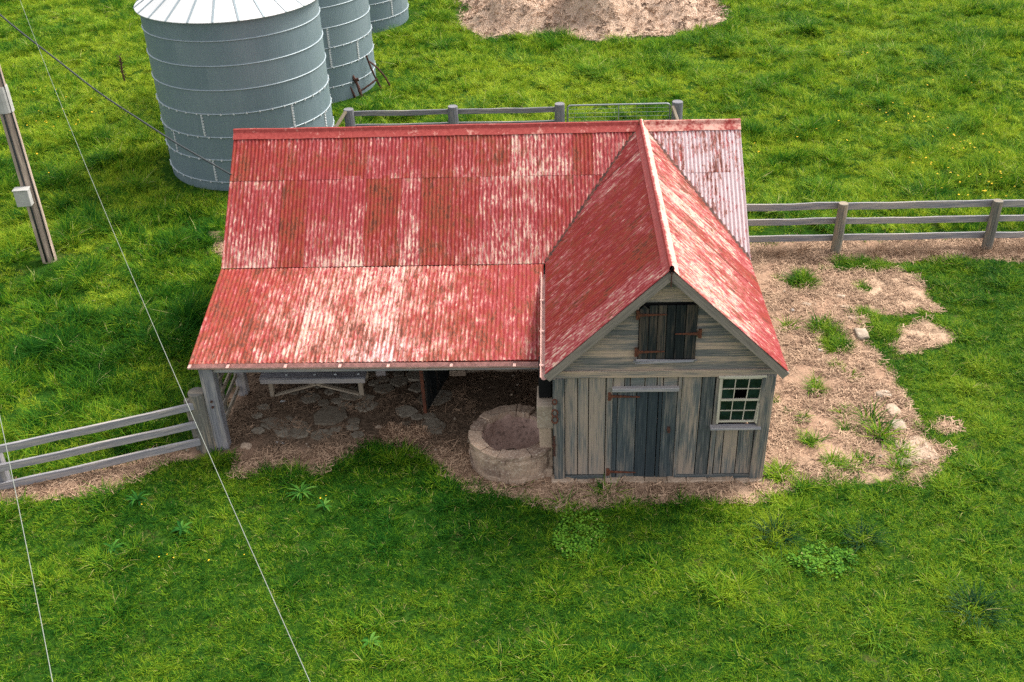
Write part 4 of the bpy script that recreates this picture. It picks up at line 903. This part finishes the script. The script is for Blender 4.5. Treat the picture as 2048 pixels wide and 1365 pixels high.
mb = MB(); mb.beam((-9.70, -.08, -.05), (-9.72, -.05, 1.12), .2, .16, .4, .008, up=(0, 1, 0)); mb.build('fence_post', M['rail'], lf, bevel=.015)
mb = MB(); mb.beam((-12.9, -1.14, -.05), (-12.9, -1.14, 1.12), .2, .16, .4, .008, up=(0, 1, 0)); mb.build('fence_post', M['rail'], lf, bevel=.015)
for zr, zl in ((1.12, .95), (.72, .56), (.34, .17)):
    mb = MB(); A = Vector((-6.36, .84, zr-.075)); B = Vector((-9.78, -.225, zl-.085)); m1 = A.lerp(B, .5)+Vector((0, 0, .012)); 
    rail(lf, A, B, .15, .05)
    rail(lf, B+Vector((0, .0, 0)), B+Vector((-3.2, -1.0, 0)), .15, .05)
BY = 15.45
bf = thing('rail_fence', 'dark timber fence behind the barn between the silo and wire gate', 'fence', (-2.8, BY, 0))
for x, h, l in ((-5.89, 1.25, 0), (-2.84, 1.27, 0), (.27, 1.28, 0)): round_post(bf, x, BY, h, .15, (l, 0), tone=.3, mat='rail')
for zt in (1.16, .76, .36):
    rail(bf, (-5.85, BY+.06, zt-.075), (-2.84, BY+.06, zt-.07), .15, .05, .28); rail(bf, (-2.84, BY+.06, zt-.07), (.25, BY+.06, zt-.075), .15, .05, .28)
mb = MB(); mb.beam((-5.95, BY-.12, 1.22), (-6.9, BY-1.2, .05), .1, .06, .8, .004); mb.build('stay', M['post'], bf, bevel=.006)
gt = thing('wire_gate', 'silver tubular farm gate with wire mesh behind the barn ridge', 'gate', (2, BY, 0))
mb = MB(); x0, x1, z0, z1, rd = .50, 3.46, .12, 1.215, .10
path = [(x0, z0)]+[(x0+rd-rd*math.cos(t), z1-rd+rd*math.sin(t)) for t in np.linspace(0, PI/2, 6)]+[(x1-rd+rd*math.sin(t), z1-rd+rd*math.cos(t)) for t in np.linspace(0, PI/2, 6)]+[(x1, z0), (x0, z0)]
mb.tube([(a, BY, b) for a, b in path], .026, 8); mb.build('gate_frame', M['steel'], gt, smooth=True)
mb = MB(); mb.tube([(1.98, BY, z0), (1.98, BY, z1)], .018, 6); mb.build('stay', M['steel'], gt)
mb = MB()
for z in np.linspace(.25, 1.10, 8): mb.tube([(x0, BY, z), (x1, BY, z)], .005, 4)
for x in np.arange(.7, 3.4, .3): mb.tube([(x, BY, z0), (x, BY, z1)], .003, 4)
mb.build('wire_mesh', M['steel'], gt)
gp = thing('gate_post', 'dark round post with a pale diagonal stay at the wire gate', 'post', (3.67, BY, 0))
round_post(gp, 3.67, BY, 1.27, .16, (0, 0), 'rail', .3).name = 'post'
mb = MB(); mb.beam((3.52, BY-.12, 1.18), (3.95, BY-1.1, .05), .08, .06, .85, .004); mb.build('stay', M['post'], gp, bevel=.006)

# ------------------------------------------------------------------ silos
def silo(cx, cy, label, rings, bolted, seams, extra=None):
    t = thing('grain_silo', label, 'silo', (cx, cy, 0), 'galvanised grain silos'); H = 4.69
    zs = [-.1]+rings+[H]; mb = MB(); ncol = 7; per = 14
    n = ncol*per
    for i in range(len(zs)-1):
        off = (i % 2)*.5+.13*i
        for c in range(ncol):
            a0 = 2*PI*(c+off)/ncol; tone = random.uniform(.3, .68); vs = []
            for k in range(per+1):
                a = a0+2*PI/ncol*k/per; rr_ = SR+.002*(i % 2)
                vs += [(cx+rr_*math.cos(a), cy+rr_*math.sin(a), zs[i]), (cx+rr_*math.cos(a), cy+rr_*math.sin(a), zs[i+1])]
            F = [(2*k, 2*k+2, 2*k+3, 2*k+1) for k in range(per)]; du = SR*2*PI/ncol/per
            U = [[(SR*a0+du*k, zs[i]), (SR*a0+du*(k+1), zs[i]), (SR*a0+du*(k+1), zs[i+1]), (SR*a0+du*k, zs[i+1])] for k in range(per)]
            mb.add(vs, F, U, tone)
    mb.build('silo_wall', M['silo'], t, smooth=True)
    for j, z in enumerate(rings):
        rb = MB(); prof = [(SR, -.016), (SR+.022, -.012), (SR+.028, 0), (SR+.022, .012), (SR, .016)]
        rb.lathe((cx, cy, z), prof, 96); bd = rb.build('band', M['galv'], t, smooth=True)
        if z < bolted:
            b2 = MB()
            for k in range(44):
                a = 2*PI*(k+.3*j)/44; p = Vector((cx+(SR+.03)*math.cos(a), cy+(SR+.03)*math.sin(a), z)); b2.box(p, (.042, .03, .042), Matrix.Rotation(a+PI/2, 3, 'Z'))
            b2.build('bolt_row', M['bolt'], bd)
    for (a, za, zb) in seams:
        sb = MB(); n = int((zb-za)/.075)
        for k in range(n): z = za+(zb-za)*(k+.5)/n; p = Vector((cx+(SR+.012)*math.cos(a), cy+(SR+.012)*math.sin(a), z)); sb.box(p, (.05, .025, .045), Matrix.Rotation(a+PI/2, 3, 'Z'))
        for da in (-.010,): p = Vector((cx+(SR+.004)*math.cos(a+da), cy+(SR+.004)*math.sin(a+da), (za+zb)/2)); sb.box(p, (.03, .012, zb-za-.04), Matrix.Rotation(a+PI/2, 3, 'Z'))
        sb.build('bolt_seam', M['bolt'], t)
    rf_ = MB(); prof = [(SR+.11, H-.055), (SR+.12, H-.05), (SR+.12, H-.035), (.45, H+1.18), (.42, H+1.3), (.0, H+1.42)]
    rf_.lathe((cx, cy, 0), prof, 72); ro = rf_.build('roof', M['galvroof'], t)
    nr = 24
    for k in range(nr):
        a = 2*PI*(k+.32)/nr; q = MB(); q.beam((cx+(SR+.125)*math.cos(a), cy+(SR+.125)*math.sin(a), H-.045), (cx+.46*math.cos(a), cy+.46*math.sin(a), H+1.18), .05, .045); q.build('rib', M['galv'], ro)
    return t
def ang(c, p): return math.atan2(p[1]-c[1], p[0]-c[0])
c0 = SILOS[0]
silo(*c0, 'large grey galvanised silo with white roof nearest the barn', [.26+.648*k for k in range(7)], 2.4,
     [(ang(c0, (-9.29, 12.63)), 1.57, 2.21), (ang(c0, (-10.34, 13.2)), .92, 1.57), (ang(c0, (-9.2, 12.61)), .28, .92), (ang(c0, (-6.99, 13.28)), 1.57, 2.21), (ang(c0, (-6.38, 14.42)), .92, 1.57), (ang(c0, (-7.9, 12.7)), .28, .92)])
c1 = SILOS[1]
s2 = silo(*c1, 'second grey silo standing behind the large one with rusty bars leaning on it', [.53+.645*k for k in range(6)], 1.9, [(-.98, 1.82, 2.47), (-.98, 1.18, 1.8), (-.5, 1.18, 1.8)])
mb = MB(); a = -1.22; P0 = (c1[0]+(SR+.08)*math.cos(a), c1[1]+(SR+.08)*math.sin(a)); mb.tube([(P0[0], P0[1], .6), (P0[0], P0[1], 4.6)], .035, 8); mb.build('pipe', M['galv'], s2, smooth=True)
for z in (1.55, 3.3):
    mb = MB(); p = Vector((P0[0]-.25, P0[1]-.18, z)); mb.add([p, p+Vector((.34, 0, .18)), p+Vector((.34, 0, -.10)), p+Vector((0, .2, 0)), p+Vector((.34, .2, .18)), p+Vector((.34, .2, -.10))], [(0, 2, 1), (3, 4, 5), (0, 1, 4, 3), (1, 2, 5, 4), (2, 0, 3, 5)], [[(0, 0)]*3, [(0, 0)]*3]+[[(0, 0)]*4]*3); mb.build('spout', M['galvroof'], s2)
silo(*SILOS[2], 'farthest grey silo at the top edge beside the mulch heap', [.47+.645*k for k in range(6)], 1.9, [(-.62, .5, 1.12), (-1.2, 1.14, 1.75)])
# rusty bars leaning against the second silo
bars = [((-6.55, 20.1, .0), (-6.95, 20.0, 1.35), (-6.75, 19.95, .7), 'thick rusty bar leaning on the second silo, leftmost of the bundle'), ((-6.32, 20.1, .0), (-6.72, 20.2, .95), (-6.4, 20.1, .6), 'curved rusty bar crossing the thick one against the second silo'),
        ((-5.75, 20.9, 0), (-6.1, 20.6, 1.25), (-5.98, 20.7, .6), 'rusty rod leaning upright at the right side of the second silo'), ((-5.45, 21.0, 0), (-6.05, 20.75, 1.0), (-5.6, 20.9, .6), 'bent thin rusty rod, rightmost beside the second silo'), ((-6.35, 20.3, .15), (-5.8, 20.6, .45), (-6.1, 20.4, .28), 'short rusty crossbar low down between the leaning rods')]
for a, b, m_, lab in bars:
    mb = MB(); a, b, m_ = map(Vector, (a, b, m_)); pts = [a.lerp(m_, t).lerp(m_.lerp(b, t), t) for t in np.linspace(0, 1, 8)]; mb.tube(pts, .05 if 'thick' in lab else .032, 6, wob=.15)
    if 'thick' in lab: mb.box(m_, (.10, .06, .10), jit=.02)
    tag(mb.build('rusty_bar', M['rustdark']), lab, 'iron bar', 'rusty bars by the silo')

# ------------------------------------------------------------------ pole, wires
pt_ = thing('utility_pole', 'weathered wooden power pole at the left edge with grey meter box', 'power pole', (-12.31, 8.47, 0))
mb = MB(); z0 = gz1(-12.31, 8.47)-.1; mb.tube([(-12.31, 8.47, z0+(7.6-z0)*k/8) for k in range(9)], [.175-.005*k for k in range(9)], 16, wob=.015); mb.build('pole_shaft', M['pole'], pt_)
for x, y, r in ((-12.30, 8.285, .024), (-12.15, 8.37, .018)):
    mb = MB(); mb.tube([(x-.0, y+.0, .1), (x, y+.012, 2.0), (x-.006, y+.02, 4.2), (x-.01, y+.03, 7.0)], r, 8); mb.build('conduit', M['cable'], pt_, smooth=True)
mb = MB(); mb.box((-12.335, 8.165, 1.87), (.33, .20, .40), Matrix.Rotation(.12, 3, 'Z')); mb.box((-12.335, 8.16, 2.085), (.36, .24, .03), Matrix.Rotation(.12, 3, 'Z')); mb.build('meter_box', M['box'], pt_, bevel=.012)
mb = MB(); mb.tube([(-12.31, 8.46, 3.86), (-12.31, 8.46, 4.3), (-12.31, 8.46, 4.45)], [.185, .184, .18], 16); mb.build('metal_collar', M['box'], pt_, smooth=False)
def wirepath(P, sub=4):
    P = [Vector(p) for p in P]; out = []
    for i in range(len(P)-1):
        p0, p1, p2, p3 = P[max(i-1, 0)], P[i], P[i+1], P[min(i+2, len(P)-1)]
        for k in range(sub):
            t = k/sub; out.append(.5*((2*p1)+(p2-p0)*t+(2*p0-5*p1+4*p2-p3)*t*t+(3*p1-p0-3*p2+p3)*t**3))
    return out+[P[-1]]
def sagline(a, b, sag, n=40, ext=(0, 0)):
    a, b = Vector(a), Vector(b); return [a.lerp(b, t)-Vector((0, 0, 4*sag*t*(1-t))) for t in np.linspace(-ext[0], 1+ext[1], n)]
mb = MB(); mb.tube(sagline((-10.99, 7.82, 6.48), (-1.57, -9.97, 6.50), .42, 50, (.25, .18)), .0030, 6); tag(mb.build('overhead_wire', M['wire'], smooth=True), 'long thin pale wire crossing the picture from top left to bottom centre', 'wire')
mb = MB(); mb.tube(sagline((-4.885, -7.04, 6.5), (-3.236, -9.995, 6.52), .05, 30, (5.2, .5)), .0030, 6); tag(mb.build('overhead_wire', M['wire'], smooth=True), 'short stretch of pale wire at the lower left edge', 'wire')
CAB = [(-12.31, 8.3, 6.9), (-11.456, 7.738, 6.202), (-10.104, 7.006, 5.393), (-9.215, 6.525, 4.879), (-8.313, 6.037, 4.473), (-7.535, 5.616, 4.14), (-6.872, 5.257, 3.9), (-6.30, 4.948, 3.70)]
mb = MB(); mb.tube(wirepath(CAB, 5), .017, 8); tag(mb.build('service_cable', M['cable'], smooth=True), 'black sagging cable running from the left down to the barn roof', 'cable')

# ------------------------------------------------------------------ plants one can tell apart
def rosette(name, x, y, nleaf, L, w, lab, cat, spiky=True, zup=.25, mat='weed', group=None):
    mb = MB(); rn = random.Random(int(x*100)+nleaf)
    for k in range(nleaf):
        a = 2*PI*k/nleaf+rn.uniform(-.3, .3); l = L*rn.uniform(.65, 1.1); d = Vector((math.cos(a), math.sin(a), 0)); p_ = Vector((-d.y, d.x, 0)); ns = 7; vs = []; up = zup*rn.uniform(.5, 1.6)
        for i in range(ns+1):
            t = i/ns; ww = w*(math.sin(PI*min(t*.85+.12, 1))**.7)*(1.35 if (i % 2 and spiky) else .75 if spiky else 1); c = d*l*t+Vector((0, 0, .02+l*up*4*t*(1-t)*.5+l*up*.4*t))
            vs += [c+p_*ww/2+Vector((0, 0, .15*ww)), c-Vector((0, 0, .06*ww)), c-p_*ww/2+Vector((0, 0, .15*ww))]
        F = []
        for i in range(ns): F += [(3*i, 3*i+1, 3*i+4, 3*i+3), (3*i+1, 3*i+2, 3*i+5, 3*i+4)]
        mb.add(vs, F, [[(0, 0)]*4]*len(F))
    o = mb.build(name, M[mat]); o.location = (x, y, gz1(x, y)+.02); return tag(o, lab, cat, group)
rosette('thistle', -4.38, -.36, 22, .30, .026, 'large dark spiky thistle rosette below the shed corner', 'thistle', zup=.2)
rosette('thistle', -7.17, -.55, 20, .27, .026, 'spiky thistle in the grass below the left fence', 'thistle', zup=.4)
rosette('dock_weed', -7.2, -1.75, 9, .22, .045, 'broad leaved weed in the turf at the lower left', 'weed', False)
rosette('dock_weed', -3.9, -.75, 8, .2, .04, 'broad leaved weed right of the large thistle', 'weed', False)
rosette('dock_weed', -2.7, -3.75, 8, .2, .05, 'grey green broad leaved weed at the bottom edge left of centre', 'weed', False)
rosette('dock_weed', -6.2, -1.3, 8, .22, .05, 'broad leaved weed between the two pale wires', 'weed', False)
def tussock(x, y, lab, n=70, h=(.12, .28), mat='weed', spread=.10):
    o = link('tussock', blade_mesh('tussock_%d' % int(x*10), n, h[0], h[1], spread, .012, .9, M[mat], .9, segs=4), None); o.location = (x, y, gz1(x, y)); o.rotation_euler.z = x; o.scale = (1.35,)*3 if mat == 'darkleaf' else (1, 1, 1); return tag(o, lab, 'tussock')
tussock(3.56, -1.54, 'dark round tussock in the turf right of the clover patch', 110, (.12, .24), 'darkleaf', .13); tussock(4.91, -1.61, 'dark loose tussock above the lower right clover patch', 80, (.10, .2), 'darkleaf', .14); tussock(6.17, -3.18, 'darkest tussock in the lower right corner of the turf', 130, (.14, .28), 'darkleaf', .15)
tussock(3.32, -2.2, 'light green tussock left of the right clover patch', 55, (.1, .24), 'clover'); tussock(4.6, -3.7, 'yellow green tussock near the bottom edge on the right', 40, (.08, .2), 'clover')
tussock(-1.15, 23.2, 'pale grey tussock in the paddock below the mulch heap', 90, (.25, .55), 'weed', .2); tussock(-2.35, 18.6, 'pale spiky tussock behind the middle fence post', 90, (.25, .6), 'weed', .22)
# dead stem standing in the left paddock
ds = MB(); zz = gz1(-15.11, 22.3); ds.tube([(-15.11, 22.3, zz), (-15.13, 22.3, zz+.45), (-15.08, 22.32, zz+.95)], [.03, .035, .015], 6)
for k in range(22):
    z = zz+.25+.035*k; a = k*2.4; ds.tube([(-15.11, 22.3, z), (-15.11+.10*math.cos(a), 22.3+.10*math.sin(a), z+.09)], .012, 4)
tag(ds.build('dead_thistle', M['rustdark']), 'dark upright dead thistle stem left of the large silo', 'dead plant')
# yellow flowers
fm = MB()
for k in range(6):
    a = 2*PI*k/6; c = Vector((.022*math.cos(a), .022*math.sin(a), .006)); fm.add([Vector((0, 0, 0)), c+Vector((-.012*math.sin(a), .012*math.cos(a), 0)), c*1.5, c+Vector((.012*math.sin(a), -.012*math.cos(a), 0))], [(0, 3, 2, 1)], [[(0, 0)]*4])
fm.lathe((0, 0, 0), [(.014, 0), (.010, .012), (.001, .015)], 8)
proto = fm.build('yellow_flower', M['flower']); first = True
FL = [(-15.9,17.85,1.3,7),(-15.5,18.7,.8,5),(-17.2,20.5,.7,4),(-15.3,19.9,.7,3),(-16.6,16.8,1.0,6),(-15.1,16.9,.9,7),(-16.5,23.1,.5,3),(-15.2,14.7,.6,3),(-14.2,13.2,1.2,3)]
FRR = [(12.0,14.5,1.0,12),(11.4,14.9,.8,6),(10.9,16.5,.9,8),(10.5,17.4,.7,5),(5.9,14.0,.6,6),(12.0,12.0,.9,9),(9.9,13.1,.5,5),(10.7,12.4,.9,8),(10.6,23.1,1.0,5),(11.4,11.0,.9,9),(13.,19,1.5,5),(9.2,16.2,1.2,6),(8.2,15.,1.,3)]
FF = [(-7.3,-.75,.3,1),(-4.0,-.55,.3,2),(-6.2,-1.9,.5,3),(-5.3,-2.0,.3,2),(1.5,24.6,.8,2),(-.9,19.2,.5,3),(.0,20.5,.8,3)]
for lst, lab, grp, hh in ((FL, 'small yellow flower in the long grass left of the large silo', 'yellow flowers in the left paddock', .26), (FRR, 'small yellow flower in the long grass beyond the right hand fence', 'yellow flowers in the right paddock', .26), (FF, 'lone small yellow flower in the open grass', 'scattered yellow flowers', .15)):
    for (x, y, r, n) in lst:
        for _ in range(n):
            o = proto if first else proto.copy()
            if not first: COL.objects.link(o)
            first = False; fx, fy = random.gauss(x, r*.5), random.gauss(y, r*.5); o.location = (fx, fy, gz1(fx, fy)+hh+random.uniform(-.04, .08)); k = random.uniform(.7, 1.2)*(.85 if hh > .2 else .45); o.scale = (k, k, k); o.rotation_euler = (random.uniform(-.5, .2), random.uniform(-.4, .4), random.uniform(0, 6)); tag(o, lab, 'flower', grp)

# ------------------------------------------------------------------ light, sky, camera
SUN_EL, SUN_AZ = math.radians(50), math.radians(52)          # azimuth from +y towards +x: behind the barn on the right
dirv = Vector((math.sin(SUN_AZ)*math.cos(SUN_EL), math.cos(SUN_AZ)*math.cos(SUN_EL), math.sin(SUN_EL)))
sl = D.lights.new('sun', 'SUN'); sl.energy = 1.6; sl.angle = math.radians(22); sl.color = (1, .93, .82); so = D.objects.new('sun', sl); COL.objects.link(so)
so.rotation_euler = dirv.to_track_quat('Z', 'Y').to_euler(); so.location = dirv*40
w = D.worlds.new('World'); SC.world = w; w.use_nodes = True; nt = w.node_tree; bg = nt.nodes['Background']; sky = nt.nodes.new('ShaderNodeTexSky'); sky.sky_type = 'NISHITA'; sky.sun_disc = False
sky.sun_elevation = SUN_EL; sky.sun_rotation = SUN_AZ; sky.air_density = 1.0; sky.dust_density = 3.0; hs = nt.nodes.new('ShaderNodeHueSaturation'); hs.inputs['Saturation'].default_value = .22; nt.links.new(sky.outputs[0], hs.inputs['Color']); nt.links.new(hs.outputs[0], bg.inputs[0]); bg.inputs[1].default_value = .15
SC.view_settings.view_transform = 'Standard'; SC.view_settings.look = 'None'; SC.view_settings.gamma = 1; SC.view_settings.exposure = 1.40; SC.view_settings.use_curve_mapping = False
cd = D.cameras.new('camera'); co = D.objects.new('camera', cd); COL.objects.link(co); SC.camera = co
cd.sensor_width = 36; cd.lens = FPX/2048*36; cd.clip_end = 2000; cd.clip_start = .1
mw = Matrix((cr, cu, -fw)).transposed().to_4x4(); mw.translation = Vector(CAMP); co.matrix_world = mw
SC.cycles.use_denoising = False
SC.cycles.max_bounces = 6; SC.cycles.diffuse_bounces = 3; SC.cycles.transmission_bounces = 3; SC.cycles.glossy_bounces = 2
